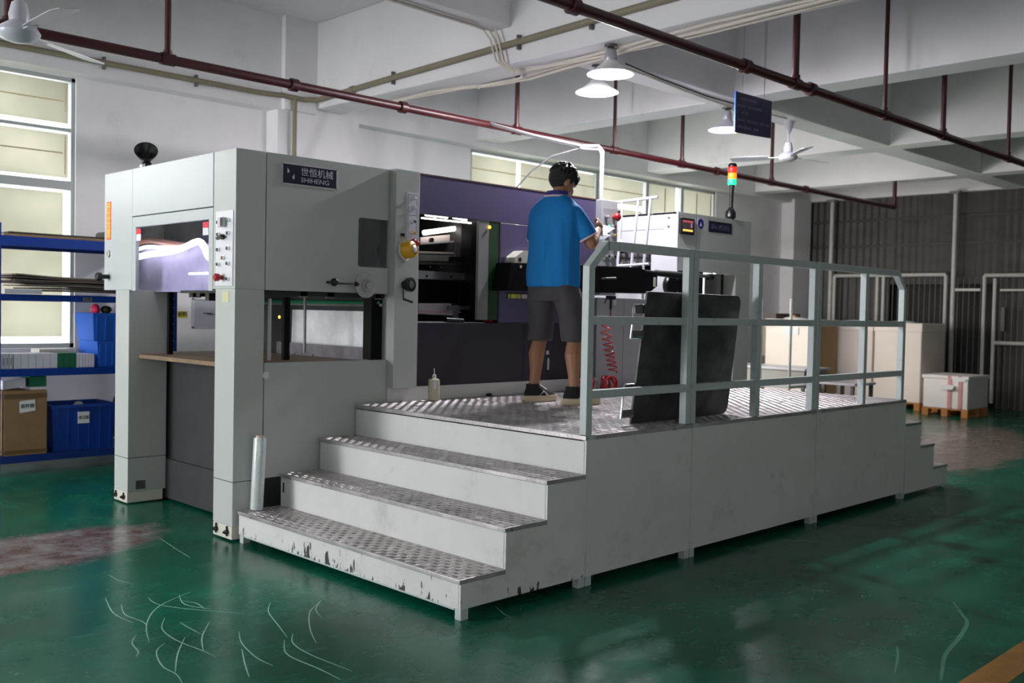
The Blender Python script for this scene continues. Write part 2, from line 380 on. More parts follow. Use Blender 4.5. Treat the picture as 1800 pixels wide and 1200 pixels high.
# ================================================================== SETTING
CZ = 4.4
fl = B('floor', X(-5, 17, -5, 9.6, -0.1, 0), floorm, kind='structure')
# curved tyre and trolley scratches on the epoxy
sc_mb = MB(); sg_mb = MB()
def at(px, py, X_=None, Y_=None, Z_=None):
    d = f*FPX + r2*(px-900) + u2*(600-py); o = Vector((0,0,1.4))
    t = (X_-o.x)/d.x if X_ is not None else (Y_-o.y)/d.y if Y_ is not None else (Z_-o.z)/d.z
    return o+d*t
def stroke(mb, pts, wd=0.004):
    P = [at(x, y, Z_=0.0) for x, y in pts]
    Q = []
    for i in range(len(P)-1):
        p0 = P[max(i-1,0)]; p1 = P[i]; p2 = P[i+1]; p3 = P[min(i+2,len(P)-1)]
        for k in range(5):
            t = k/5; Q.append(0.5*((2*p1)+(p2-p0)*t+(2*p0-5*p1+4*p2-p3)*t*t+(3*p1-p0-3*p2+p3)*t**3))
    Q.append(P[-1]); n = len(mb.v)
    for i, q in enumerate(Q):
        t = (Q[min(i+1,len(Q)-1)]-Q[max(i-1,0)]).normalized(); s_ = Vector((-t.y, t.x, 0))*wd*(0.35+0.65*math.sin(PI*i/(len(Q)-1)))/2
        mb.v += [(q.x+s_.x, q.y+s_.y, 0.0006), (q.x-s_.x, q.y-s_.y, 0.0006)]
    for i in range(len(Q)-1): mb.f.append((n+2*i, n+2*i+1, n+2*i+3, n+2*i+2))
for pts in [[(185,1050),(200,1078),(235,1095)],[(213,1062),(220,1080),(250,1092),(258,1100)],[(335,1040),(280,1065),(258,1095),(262,1130)],
            [(260,1050),(278,1062),(330,1070),(430,1078)],[(315,1045),(325,1062),(370,1070)],[(290,1085),(285,1105),(310,1125),(360,1145),(380,1155)],
            [(316,1093),(330,1102),(355,1115)],[(368,1093),(355,1120),(358,1145)],[(290,1130),(275,1145),(285,1170),(310,1185),(320,1200)],
            [(325,1120),(312,1150),(308,1182)],[(476,1058),(472,1075),(490,1100),(505,1120)],[(565,1055),(545,1075),(545,1105),(556,1130)],
            [(565,1055),(555,1070),(565,1085)],[(515,1113),(515,1130),(545,1150),(620,1180)],[(500,1125),(505,1150),(560,1175),(600,1195)],
            [(420,1110),(425,1130),(450,1155),(480,1170)],[(425,1140),(430,1165),(438,1190)],[(240,1115),(232,1130),(243,1145),(238,1155)],
            [(190,1010),(210,1020),(235,1026)],[(280,945),(310,965),(335,980)],[(360,1070),(345,1060),(320,1056)],[(870,1065),(885,1078),(900,1086)]]:
    stroke(sc_mb, pts, 0.0055)
stroke(sg_mb, [(1675,1057),(1690,1078),(1700,1095),(1685,1122),(1662,1150),(1656,1180),(1654,1196)], 0.020)
stroke(sg_mb, [(1577,1135),(1578,1155),(1572,1185)], 0.012)
so = B('scratch', sc_mb, scratchm, fl); so['kind'] = 'stuff'; so['label'] = 'pale curved scratches in the green floor paint'
so = B('paint_streak', sg_mb, scratchg, fl); so['label'] = 'light green streak near the yellow line'
B('trim_1', X(-3, 17, 1.305, 1.437, 0, 0.0015), yellowline, kind='structure')

# window wall (left of the picture)
W = X(-5,17.6,9.2,9.5,0,0.99)
W.box(-5,17.6,9.2,9.5,3.43,CZ); W.box(3.50,8.345,9.2,9.5,0.99,3.43); W.box(13.80,17.6,9.2,9.5,0.99,3.43); W.box(-5,0.5,9.2,9.5,0.99,3.43)
wl = B('wall_left', W, plaster, kind='structure')
B('wall_beam', X(-5,16.5,9.0,9.2,3.44,CZ), plaster, wl)
B('pilaster', X(5.45,6.47,8.98,9.2,0,3.44), plaster, wl)
B('pilaster', X(5.50,5.89,8.93,9.0,3.44,CZ), plaster, wl)
B('pilaster', X(15.9,16.5,8.95,9.2,0,3.5), plaster, wl)
# back wall : beam face above, dark ribbed cladding below
wb = B('wall_back', X(16.95,17.1,-5,9.6,0,CZ), mat('dark_wall', (0.03,0.028,0.027), 0.8), kind='structure')
B('beam', X(16.5,16.95,-5,9.2,3.5,CZ), plaster2, wb)
def ribpanel(y0, y1, z0, z1, x):
    mb = MB(); n = int((y1-y0)/0.06)
    ys = [y0+(y1-y0)*i/n for i in range(n+1)]
    for i, y in enumerate(ys):
        xx = x-(0.018 if i % 2 else 0.0); mb.v += [(xx,y,z0),(xx,y,z1)]
    for i in range(n): mb.f.append((2*i,2*i+2,2*i+3,2*i+1))
    return mb
yy = 3.0
while yy < 9.1:
    y1 = min(yy+0.9, 9.15)
    if 5.8 < (yy+y1)/2 < 7.35: B('cladding_panel', ribpanel(yy, y1, 2.0, 3.5, 16.62), clad, wb)
    else: B('cladding_panel', ribpanel(yy, y1, 0, 3.5, 16.62), clad, wb)
    yy += 0.9
for z in (2.65, 3.1): B('girt', X(16.575,16.60,3,9.15,z,z+0.04), mat('girt_dark', (0.04,0.035,0.033), 0.6), wb)
# side and front walls, out of frame, with the openings that let daylight in
wr = B('wall_right', X(-5,17.1,-5.2,-5,0,1.2).box(-5,17.1,-5.2,-5,3.2,CZ).box(-0.4,17.1,-5.2,-5,1.2,3.2).box(-5,-4.6,-5.2,-5,1.2,3.2), plaster, kind='structure')
wf = B('wall_front', X(-5.2,-5,-5.2,0.6,0,CZ).box(-5.2,-5,0.6,5.5,0,CZ).box(-5.2,-5,8.9,9.6,0,CZ).box(-5.2,-5,5.5,8.9,3.5,CZ), plaster, kind='structure')

ce = B('ceiling', X(-5.2,17.1,-5.2,9.6,CZ,CZ+0.15), plaster2, kind='structure')
for x0, x1 in ((-1.6,-1.2),(2.4-0.6,2.15),(5.89,6.24),(8.25,8.60),(11.67,12.02),(14.65,15.0)):
    B('cross_beam', X(x0,x1,-5,9.0,3.5,CZ), plaster2, ce, bevel=0.012)
B('long_beam', X(6.23,16.5,5.32,5.66,3.502,CZ), plaster2, ce, bevel=0.012)
B('long_beam', X(-5,5.895,6.02,6.26,3.81,CZ), plaster2, ce, bevel=0.012)
B('long_beam', X(-5,16.5,-0.2,0.15,3.502,CZ), plaster2, ce, bevel=0.012)
tapem = mat('window_tape', (0.75,0.66,0.42), 0.6)
winfr = mat('window_frame_paint', (0.42,0.45,0.44), 0.4)
def window(name, x0, x1, z0, z1, panes, bars):
    t = bpy.data.objects.new(name, None); COL.objects.link(t); t.location = (x0, 9.25, z0); t['kind'] = 'structure'
    fr = X(x0,x1,9.22,9.30,z0,z0+0.04).box(x0,x1,9.22,9.30,z1-0.035,z1).box(x0,x0+0.035,9.22,9.30,z0,z1).box(x1-0.035,x1,9.22,9.30,z0,z1)
    B('window_frame', fr, winfr, t)
    for b in bars: B('glazing_bar', X(*b[:2],9.225,9.295,*b[2:]), winfr, t)
    for (a, b_, c, d) in panes:   # each: pane rect
        B('pane', X(a,b_,9.268,9.272,c,d), glass, t)
    return t
w1 = window('window_1', 0.5, 3.50, 0.99, 3.43,
   [(0.53,3.47,2.97,3.40),(0.53,3.47,2.50,2.96),(0.53,3.47,1.03,2.42)],
   [(0.5,3.5,2.945,2.975),(0.5,3.5,2.42,2.50),(1.9,1.96,0.99,3.43)])
for (a,b_,c,d) in ((0.55,1.88,3.02,3.385),(1.98,3.445,3.02,3.385),(0.55,1.88,2.53,2.925),(1.98,3.445,2.53,2.925),(0.55,1.88,1.09,2.395),(1.98,3.405,1.09,2.395)):
    o = B('blind_film', X(a,b_,9.245,9.248,c,d), film, w1)
for z, a, b_ in ((3.21,1.98,3.40),(2.745,1.98,3.40)): B('tape_strip', X(a,b_,9.240,9.244,z,z+0.012), tapem, w1)
B('tape_strip', X(3.415,3.427,9.240,9.244,3.12,3.37), tapem, w1)
B('tape_strip', X(3.415,3.427,9.240,9.244,2.56,2.90), tapem, w1)
w2 = window('window_2', 8.345, 13.80, 0.99, 3.43,
   [(8.38,9.22,1.03,3.40),(9.26,10.80,1.03,3.40),(10.86,11.93,1.03,3.40),(11.99,12.78,1.03,3.40),(12.84,13.77,1.03,3.40)],
   [(10.80,10.86,0.99,3.43),(11.965,12.03,0.99,3.43),(12.86,12.93,0.99,3.43),(8.345,13.8,2.42,2.50)])
for (a,b_,c,d) in ((8.39,9.20,2.50,3.375),(9.275,10.79,2.50,3.375),(10.87,11.91,3.02,3.39),(10.87,11.91,2.50,2.95),(12.035,12.745,2.50,3.395),(12.935,13.75,2.50,3.395)):
    B('blind_film', X(a,b_,9.245,9.248,c,d), film, w2)
for a, b_ in ((8.40,9.19),(9.29,10.78),(10.88,11.90)): B('tape_strip', X(a,b_,9.240,9.244,3.195,3.21), tapem, w2)
for x in (12.45,13.30,13.70): B('tape_strip', X(x,x+0.03,9.240,9.244,2.5,3.36), tapem, w2)
B('window_sill', X(0.5,3.5,9.14,9.2,0.955,0.99), plaster, w1)

# fence of white tubes and its gates in front of the cladding
fe = thing('security_fence', 'white tubular security fence with gates across the dark back wall', 'fence', (16.4, 6.3, 0))
for y in (6.35, 8.50): 
    p = B('pole', MB().tube([(16.42,y,0),(16.42,y,3.5)],0.035,12), fence, fe, smooth=True)
    B('pole_plate', MB().box(16.34,16.499,y-0.08,y+0.08,3.46,3.499), greyfr, fe)
def tubebar(a, b_, r=0.022, nm='frame_tube'): return B(nm, MB().tube([a,b_],r,8), fence, fe, smooth=True)
for a, b_ in (((16.42,8.42,2.15),(16.42,6.47,2.15)),((16.42,8.42,0),(16.42,8.42,2.15)),((16.42,7.63,0),(16.42,7.63,2.15)),((16.42,7.52,0),(16.42,7.52,2.15)),((16.42,6.47,0),(16.42,6.47,2.15)),
              ((16.42,5.86,0),(16.42,5.86,2.13)),((16.42,5.86,2.13),(16.42,3.5,2.13)),((16.42,5.70,1.06),(16.42,3.5,1.06)),((16.42,5.70,0.1),(16.42,5.70,2.08))): tubebar(a, b_, 0.03)
mb = MB()
for y0, y1 in ((6.55,7.50),(7.68,8.38),(5.92,6.30),(4.0,5.66)):
    y = y0
    while y < y1: mb.tube([(16.43,y,0.03),(16.43,y,2.1)],0.0055,5); y += 0.09
o = B('fence_bar', mb, mat('fence_wire', (0.16,0.15,0.14), 0.5), fe); o['kind'] = 'stuff'
B('top_rail', X(16.41,16.44,5.92,6.32,1.88,1.92), fence, fe); B('top_rail', X(16.41,16.44,3.5,5.62,1.88,1.91), fence, fe)
B('gate_lock', X(16.36,16.42,5.52,5.58,1.25,1.62), knobk, fe)

# ================================================================== PLATFORM AND STAIRS
Y0, Y1 = 3.267, 5.24
def bars(mb, x0, x1, y0, y1, z, pitch=0.038):
    """raised five-bar pattern of the tread plate"""
    nx = max(1, int((x1-x0)/pitch)); ny = max(1, int((y1-y0)/pitch)); px_ = (x1-x0)/nx; py_ = (y1-y0)/ny; h = 0.0024
    for i in range(nx):
        for j in range(ny):
            cx = x0+(i+.5)*px_+random.uniform(-.0022,.0022); cy = y0+(j+.5)*py_+random.uniform(-.0022,.0022)
            if random.random() < 0.04: continue
            L_ = 0.0135; wd = 0.0022
            for k in range(5):
                s_ = (k-2)*0.0062
                n = len(mb.v)
                if (i+j) % 2:
                    ax, ay = 1.0, 0.0; ox, oy = 0, s_
                else:
                    ax, ay = 0.0, 1.0; ox, oy = s_, 0
                c0 = (cx+ox-ax*L_, cy+oy-ay*L_); c1 = (cx+ox+ax*L_, cy+oy+ay*L_)
                bx, by = -ay*wd, ax*wd
                mx_, my_ = cx+ox, cy+oy
                mb.v += [(c0[0],c0[1],z),(mx_+bx,my_+by,z),(c1[0],c1[1],z),(mx_-bx,my_-by,z),(mx_,my_,z+h)]
                mb.f += [(n,n+4,n+1),(n+1,n+4,n+2),(n+2,n+4,n+3),(n+3,n+4,n)]
def lipmarks(mb, x0, x1, y0, y1, z0, z1, axis):
    """slanted raised bars on the folded lip"""
    L_ = (x1-x0) if axis == 0 else (y1-y0); n_ = int(L_/0.03)
    for i in range(n_):
        if (i % 3) == 2: continue
        c = (x0 if axis == 0 else y0)+(i+.5)*L_/n_; n = len(mb.v); d = 0.008; wd = 0.0022
        for z_, sh in ((z0+0.004,-d),(z1-0.003,d)):
            for w_ in (-wd, wd):
                if axis == 0: mb.v.append((c+sh+w_, y0, z_))
                else: mb.v.append((x0, c+sh+w_, z_))
        if axis == 0: mb.v += [(c, y0-0.0016, (z0+z1)/2)]
        else: mb.v += [(x0-0.0016, c, (z0+z1)/2)]
        mb.f += [(n,n+1,n+4),(n+1,n+3,n+4),(n+3,n+2,n+4),(n+2,n,n+4)]
st = thing('access_stairs', 'grey four-riser steel stair unit at the near end of the platform', 'stairs', (3.35, 4.25, 0))
SX = [2.945, 3.226, 3.506, 3.788]; SZ = [0.188, 0.384, 0.578]
LE = [5.235, 5.235, 5.235]
for i in range(3):
    zb = 0.05 if i == 0 else SZ[i-1]-0.03
    B('riser', X(SX[i]+0.006,SX[i]+0.02,Y0+0.015,LE[i],zb,SZ[i]-0.002), chip if i == 0 else stairp, st)
    B('tread', X(SX[i]-0.004,SX[i+1]+0.006,Y0-0.004,LE[i]+0.002,SZ[i]-0.022,SZ[i]), tread, st, bevel=0.003)
    mb = MB(); bars(mb, SX[i]+0.004, SX[i+1]-0.002, Y0, LE[i]-0.005, SZ[i])
    lipmarks(mb, SX[i]-0.004, 0, Y0, LE[i], SZ[i]-0.022, SZ[i], 1); lipmarks(mb, SX[i], SX[i+1], Y0-0.004, 0, SZ[i]-0.022, SZ[i], 0)
    o = B('tread_pattern', mb, tread, st); o['kind'] = 'stuff'
B('riser', X(SX[3]+0.006,SX[3]+0.02,Y0+0.015,5.25,SZ[2]-0.03,0.745), stairp, st)
sk = [(SX[0]+0.006,0.05),(3.805,0.05),(3.805,0.76),(SX[3]+0.006,0.76),(SX[3]+0.006,SZ[2]-0.022),(SX[2]+0.006,SZ[2]-0.022),(SX[2]+0.006,SZ[1]-0.022),(SX[1]+0.006,SZ[1]-0.022),(SX[1]+0.006,SZ[0]-0.022),(SX[0]+0.006,SZ[0]-0.022)]
B('side_panel', MB().prism(sk, 1, Y0, Y0+0.012), chip, st)
for i in range(1,3): B('end_panel', X(SX[i]+0.02,SX[i+1]-0.002,5.223,5.233,0.05 if i>1 else SZ[i-1],SZ[i]-0.022), stairp, st)
B('end_panel', X(SX[0]+0.02,3.0,5.223,5.233,0.05,SZ[0]-0.022), stairp, st)
B('bottom_rail', X(SX[0]+0.012,SX[0]+0.04,Y0+0.05,5.2,0.038,0.06), railm, st)
for x, y in ((SX[0]+0.01,Y0+0.001),(SX[0]+0.01,5.19),(3.755,Y0+0.001)): B('foot', X(x,x+0.045,y,y+0.04,0,0.05), railm, st)
for (x,y,z,r) in ((SX[1]+0.0045,5.205,0.30,0.012),):
    B('slot', X(x,x+0.002,y-0.008,y+0.008,z-0.03,z+0.03), ink, st)

secs = [(3.807,4.718,'nearest'),(4.724,6.172,'middle'),(6.178,7.60,'farthest')]
for (a,b_,w_) in secs:
    t = thing('platform_section', {'nearest':'grey platform section with tread-plate deck beside the near stairs','middle':'middle grey section of the tread-plate platform, carrying the black plates','farthest':'far grey section of the tread-plate platform next to the rear steps'}[w_], 'platform', ((a+b_)/2,(Y0+Y1)/2,0), 'platform sections')
    B('side_panel', X(a,b_,Y0,Y0+0.012,0.05,0.752), stairp, t)
    B('deck_plate', X(a-(0.02 if w_=='nearest' else 0),b_,Y0-0.002 ,5.248,0.752,0.775), tread, t, bevel=0.002)
    mb = MB(); bars(mb, a, b_-0.002, Y0+0.01, 5.24, 0.775, 0.038 if w_=='nearest' else 0.04); lipmarks(mb, a, b_, Y0-0.002, 0, 0.752, 0.775, 0)
    if w_=='nearest': lipmarks(mb, a-0.02, 0, Y0+0.08, 5.2, 0.752, 0.775, 1)
    o = B('deck_pattern', mb, tread, t); o['kind'] = 'stuff'
    for x in ((a+0.002,b_-0.047)):
        for y in (Y0+0.001, 5.15): B('foot', X(x,x+0.045,y,y+0.04,0,0.752), railm, t)
    B('corner_plate', X(a-0.0,a+0.05,Y0-0.0035,Y0+0.05,0.752,0.7775), railm, t)
    B('end_panel', X(b_-0.012,b_-0.0,Y0+0.05,5.14,0.05,0.752), stairp, t)
t = thing('rear_steps', 'small grey steps down at the far end of the platform', 'stairs', (8.0,4.2,0))
RX = [7.606,7.895,8.165,8.445]; RZ = [0.583,0.388,0.192]
sk = [(RX[0],0.03),(RX[3],0.03),(RX[3],RZ[2]-0.02),(RX[2],RZ[2]-0.02),(RX[2],RZ[1]-0.02),(RX[1],RZ[1]-0.02),(RX[1],RZ[0]-0.02),(RX[0],RZ[0]-0.02)]
B('side_panel', MB().prism(sk, 1, Y0+0.0, Y0+0.012), stairp, t)
for i in range(3):
    B('tread', X(RX[i],RX[i+1]+0.006,Y0-0.003,5.0,RZ[i]-0.02,RZ[i]), tread, t, bevel=0.002)
    B('riser', X(RX[i+1]-0.012,RX[i+1],Y0+0.012,5.0,0.03 if i==2 else RZ[i+1],RZ[i]-0.02), stairp, t)
for x in (RX[0],RX[3]-0.05): B('foot', X(x,x+0.045,Y0+0.015,Y0+0.055,0,0.05), railm, t)

# guard rails: three welded frames of square tube
TW = 0.046
def rail(a, b_, chamL, chamR, mids, label):
    t = thing('guard_rail', label, 'railing', ((a+b_)/2, Y0+TW/2, 0.777), 'platform guard rails')
    y0, y1 = Y0+0.002, Y0+0.002+TW; zt = 1.775; zc = 1.64
    def post(x, z1): B('post', X(x,x+TW,y0,y1,0.777,z1), railm, t, bevel=0.003)
    c = 0.145
    xl = a+(c if chamL else TW); xr = b_-(c if chamR else TW)
    post(a, zc if chamL else zt); post(b_-TW, zc if chamR else zt)
    B('top_rail', X(xl,xr,y0,y1,zt-TW,zt), railm, t, bevel=0.003)
    k = 0.02
    if chamL: B('corner_rail', MB().prism([(a,zc),(a+TW,zc-k+0.01),(xl+k*0.6,zt-TW),(xl+k*0.6,zt),(xl,zt)], 1, y0, y1), railm, t, bevel=0.002)
    if chamR: B('corner_rail', MB().prism([(b_,zc),(b_-TW,zc-k+0.01),(xr-k*0.6,zt-TW),(xr-k*0.6,zt),(xr,zt)], 1, y0, y1), railm, t, bevel=0.002)
    xs = [a]+mids+[b_-TW]
    for x in mids: post(x, zt-TW)
    for i in range(len(xs)-1):
        for z in (1.385, 1.005): B('cross_rail', X(xs[i]+TW,xs[i+1],y0+0.003,y1-0.003,z-TW+0.003,z), railm, t, bevel=0.002)
rail(3.79,4.700,True,False,[], 'nearest guard rail frame with the sloped corner above the stairs')
rail(4.708,6.155,False,False,[5.40], 'middle guard rail frame, holding up the black plates')
rail(6.163,7.555,False,True,[6.86], 'farthest guard rail frame with the sloped corner at the rear steps')

# two black die plates leaning on the rails
def dieplate(xa, xb, xbt, xtr, yb, ytop, ztop, label, nm, hooks):
    t = thing(nm, label, 'metal plate', ((xa+xb)/2, yb, 0.777), 'blackened plates leaning on the guard rail')
    z0 = 0.777; r = 0.05
    def P(u, v):  # u along x (0..1), v height 0..1
        x = xa+(xb-xa)*u + (xbt-xa)*v*(1-u)+(xtr-xb)*v*u; return Vector((x, yb+(ytop-yb)*v, z0+(ztop-z0)*v))
    pts = [(0,0),(0.94,0)]+[(0.94+0.06*math.sin(a_), 0.07-0.07*math.cos(a_)) for a_ in (0.5,1.0,PI/2)]+[(1,0.93)]+[(0.95+0.05*math.cos(a_), 0.93+0.07*math.sin(a_)) for a_ in (0.5,1.0,PI/2)]+[(0,1)]
    n_ = Vector((0, (ztop-z0), -(ytop-yb))).normalized()*0.012
    mb = MB(); A = [P(u,v) for u,v in pts]; k = len(A)
    mb.v = [tuple(p) for p in A]+[tuple(p+n_) for p in A]
    mb.f = [tuple(range(k)), tuple(range(2*k-1,k-1,-1))]+[(i,(i+1)%k,k+(i+1)%k,k+i) for i in range(k)]
    B('plate', mb, oldplate, t)
    for v in hooks:
        q = P(0, v); h = 0.10
        loop = [q+Vector((0.03,0.006,0.09)), q+Vector((-0.075,0.006,0.09)), q+Vector((-0.09,0.006,0.075)), q+Vector((-0.095,0.006,-0.02)), q+Vector((-0.11,0.006,-0.09)), q+Vector((0.0,0.006,-0.09))]
        B('hanging_lug', MB().tube(loop, 0.007, 8), chrome, t, smooth=True)
        B('lug_tab', MB().obox(q+Vector((-0.03,0.006,0.065)), (0.045,0,0), (0,0.003,0), (0,0,0.022)), dsteel, t); B('lug_tab', MB().obox(q+Vector((-0.045,0.006,-0.07)), (0.05,0,0), (0,0.003,0), (0,0,0.02)), dsteel, t)
dieplate(4.41,5.39,4.36,5.31,3.47,3.335,1.525,'front black steel plate leaning on the guard rail, with chrome hanging lugs','die_plate',(0.78,0.18))
dieplate(4.47,5.33,4.42,5.26,3.50,3.362,1.50,'black steel plate just behind the front leaning plate','die_plate',())

# ================================================================== DELIVERY UNIT (left, near)
DX0, DX1, DY0, DY1, DH = 2.92, 4.045, 5.262, 7.135, 2.327
d = thing('delivery_unit', 'tall grey delivery unit of the die-cutting machine, on two pillars, nameplate on its side', 'machine', (3.45, 6.2, 0))
B('near_pillar', X(DX0+0.001,3.118,DY0,5.495,0.09,1.50), paint, d, bevel=0.004)
B('near_pillar', X(DX0+0.001,3.118,DY0,5.528,1.50,DH), paint, d, bevel=0.003)
B('pillar_foot', X(DX0,3.10,DY0+0.002,5.49,0.012,0.09), cream, d, bevel=0.003)
B('pillar_seam', X(DX0-0.0005,3.1185,DY0-0.0008,5.4958,0.354,0.358), dark, d)
B('far_pillar', X(DX0+0.001,3.20,6.715,6.935,0.085,1.495), paint, d, bevel=0.004)
B('pillar_foot', X(DX0,3.18,6.717,6.933,0.01,0.085), cream, d, bevel=0.003)
B('pillar_seam', X(DX0-0.0005,3.2005,6.7145,6.9355,0.322,0.326), dark, d)
B('warning_plate', X(2.98,3.05,6.712,6.7145,0.10,0.16), dsteel, d)
for y in (5.31,5.44): B('levelling_bolt', MB().lathe([(0.013,0),(0.013,0.02),(0.008,0.022),(0.008,0.03)], (DX0+0.0,y,0.055), (-1,0,0), 10).box(DX0-0.012,DX0-0.004,y-0.004,y+0.004,0.03,0.09), knobk, d)
for y in (6.76,6.89): B('levelling_bolt', MB().lathe([(0.013,0),(0.013,0.02),(0.008,0.022),(0.008,0.03)], (DX0+0.0,y,0.05), (-1,0,0), 10).box(DX0-0.012,DX0-0.004,y-0.004,y+0.004,0.03,0.08), knobk, d)
# head: fascia towards the camera's left
B('left_fascia', X(DX0,DX0+0.03,6.673,DY1,1.495,DH), paint2, d, bevel=0.004)
B('upper_cover', X(DX0-0.002,DX0+0.03,5.532,6.669,2.0,DH), paint2, d, bevel=0.004)
wy0, wy1, wz1 = 5.585, 6.612, 1.925
fr = X(DX0,DX0+0.025,5.532,6.669,wz1,1.994).box(DX0,DX0+0.025,wy1,6.669,1.49,wz1).box(DX0,DX0+0.025,5.532,wy0,1.49,wz1)
gd = B('guard_door', fr, paint2, d, bevel=0.002)
# clear wavy acrylic
mb = MB(); ny, nz = 40, 16
for j in range(nz+1):
    for i in range(ny+1):
        y = wy0+(wy1-wy0)*i/ny; z = 1.488+(wz1-1.488)*j/nz
        mb.v.append((DX0+0.012+0.004*math.sin(y*9)+0.002*math.sin(y*17+z*6), y, z))
for j in range(nz):
    for i in range(ny): a_ = j*(ny+1)+i; mb.f.append((a_,a_+1,a_+ny+2,a_+ny+1))
B('acrylic_window', mb, acrylic, gd, smooth=True)
for y in (5.59,6.535):
    B('warning_sticker', X(DX0+0.000,DX0+0.003,y,y+0.07,1.83,1.875), white, gd); B('warning_sticker', X(DX0-0.0006,DX0+0.003,y,y+0.07,1.875,1.91), redlab, gd)
# glowing strips added in place of reflections in the acrylic, and parts behind it
def strip(pts, r, x):
    P = [at(px_, py_, X_=x) for px_, py_ in pts]; Q = []
    for i in range(len(P)-1):
        p0 = P[max(i-1,0)]; p1 = P[i]; p2 = P[i+1]; p3 = P[min(i+2,len(P)-1)]
        for k in range(6): t = k/6; Q.append(0.5*((2*p1)+(p2-p0)*t+(2*p0-5*p1+4*p2-p3)*t*t+(3*p1-p0-3*p2+p3)*t**3))
    return MB().tube(Q+[P[-1]], r, 8)
inner = mat('lilac_interior_panel', (0.40,0.38,0.52), 0.6, var=0.12, vscale=5, dirt=(0.2,0.19,0.3,0.5), dscale=7)
B('inner_panel', X(3.10,3.115,5.53,7.10,1.488,1.80), inner, d)
B('inner_panel', X(3.35,3.365,5.53,7.10,1.80,2.2), mat('blue_interior', (0.07,0.07,0.16), 0.4, var=0.3, vscale=9), d)
B('reflection_strip', strip([(238,453),(262,447),(300,442),(325,434),(342,426),(352,425),(360,436),(366,450),(376,458)], 0.022, 3.03), stripm, d, smooth=True)
B('reflection_strip', strip([(238,440),(258,434),(290,435),(318,434),(340,424)], 0.013, 3.05), stripm, d, smooth=True)
B('reflection_strip', strip([(333,481),(372,480)], 0.008, 3.06), stripm, d, smooth=True)
B('copper_bar', strip([(238,428),(262,422),(300,428),(330,432)], 0.022, 3.08), mat('copper_tone', (0.45,0.22,0.15), 0.4), d, smooth=True)
# fascia details
B('banner', X(DX0-0.0015,DX0,7.020,7.095,1.855,2.125), orange, d)
B('banner_border', X(DX0-0.0022,DX0-0.0012,7.026,7.089,1.862,2.118), mat('orange_light', (0.90,0.28,0.05), 0.7), d)
for i, ch in enumerate('开工大吉'):
    text(ch, 0.062, (DX0-0.0028, 7.0575, 2.085-0.062*i), (0,-1,0), (0,0,1), gold, d, 'banner_lettering', align='CENTER', bold=0.001)
B('emblem', MB().lathe([(0.028,0),(0.024,0.006),(0.0,0.008)], (DX0,7.055,1.755), (-1,0,0), 24), chrome, d, smooth=True)
B('black_knob', MB().lathe([(0.016,0),(0.016,0.05),(0.028,0.055),(0.030,0.085),(0.024,0.09)], (DX0,7.055,1.59), (-1,0,0), 20), knobk, d, smooth=True)
# button panel beside the window
bp = B('button_panel', X(DX0-0.003,DX0,5.285,5.490,1.520,1.965), mat('panel_white', (0.72,0.72,0.75), 0.4, 0.1), d)
def button(x, y, z, ax, r=0.012, m_=steel, par=None, L_=0.018, cap=None):
    o = B('button', MB().lathe([(r*1.25,0),(r*1.25,0.004),(r,0.005),(r,L_),(r*0.8,L_+0.002)], (x,y,z), ax, 16), chrome if cap else m_, par, smooth=True)
    if cap:
        a_ = Vector(ax); p = Vector((x,y,z))+a_*L_
        B('button_cap', MB().lathe([(r*0.85,0),(r*0.85,0.004),(r*0.4,0.006)], p+a_*0.0, ax, 16), cap, o, smooth=True)
for (y,z,c_) in ((5.447,1.898,knobk),(5.33,1.905,greenp),(5.447,1.825,knobk),(5.33,1.83,knobk),(5.447,1.735,knobk),(5.33,1.74,knobk),(5.388,1.685,redp),(5.447,1.648,knobk),(5.33,1.65,knobk),(5.33,1.56,knobk)):
    button(DX0-0.003, y, z, (-1,0,0), 0.011, chrome, bp, 0.014, c_)
B('counter', X(DX0-0.03,DX0-0.003,5.365,5.425,1.868,1.925), lgrey, bp, bevel=0.003); B('counter_face', X(DX0-0.0315,DX0-0.03,5.362,5.388,1.872,1.921), ink, bp)
B('rotary_switch', MB().lathe([(0.016,0),(0.016,0.02)], (DX0-0.003,5.395,1.81), (-1,0,0), 16).obox((DX0-0.03,5.395,1.805), (0.008,0,0), (0,0.03,-0.006), (0,0.003,0.008)), knobk, bp)
B('emergency_button', MB().lathe([(0.014,0),(0.014,0.02),(0.022,0.024),(0.024,0.045),(0.016,0.052)], (DX0-0.003,5.405,1.568), (-1,0,0), 20), redp, bp, smooth=True)
B('yellow_tag', X(DX0-0.0008,DX0+0.001,5.33,5.41,1.42,1.485), mat('pale_yellow_label', (0.6,0.6,0.35), 0.6), d)
# side towards the platform
kx0, kx1, kz0, kz1 = 3.80, 4.0, 1.680, 1.987
sd = MB().prism([(3.124,1.500),(DX1,1.500),(DX1,1.672),(3.812,1.672),(3.80,1.684),(3.80,1.978),(3.812,1.990),(DX1,1.990),(DX1,DH),(3.124,DH)], 1, DY0, DY0+0.012)
sc_o = B('side_cover', sd, paint, d)
B('lower_cover', X(3.124,DX1,DY0,DY0+0.012,0.36,1.060), paint, d)
B('side_window', X(3.795,DX1,DY0+0.016,DY0+0.019,1.66,2.0), glassmat('smoked_pane', (0.55,0.55,0.58), 0.10), d)
B('roof_panel', X(DX0+0.03,DX1,DY0+0.012,DY1,DH-0.02,DH-0.001), paint, d)
B('rear_cover', X(DX0+0.03,DX1,DY1-0.015,DY1-0.001,1.495,DH-0.02), paint, d)
B('rear_cover', X(3.20,DX1,DY1-0.015,DY1-0.001,0.29,1.02), paint, d)
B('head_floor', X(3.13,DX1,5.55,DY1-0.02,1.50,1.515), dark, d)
B('machine_base', X(3.20,DX1,5.30,7.1,0.02,0.30), dark, d)
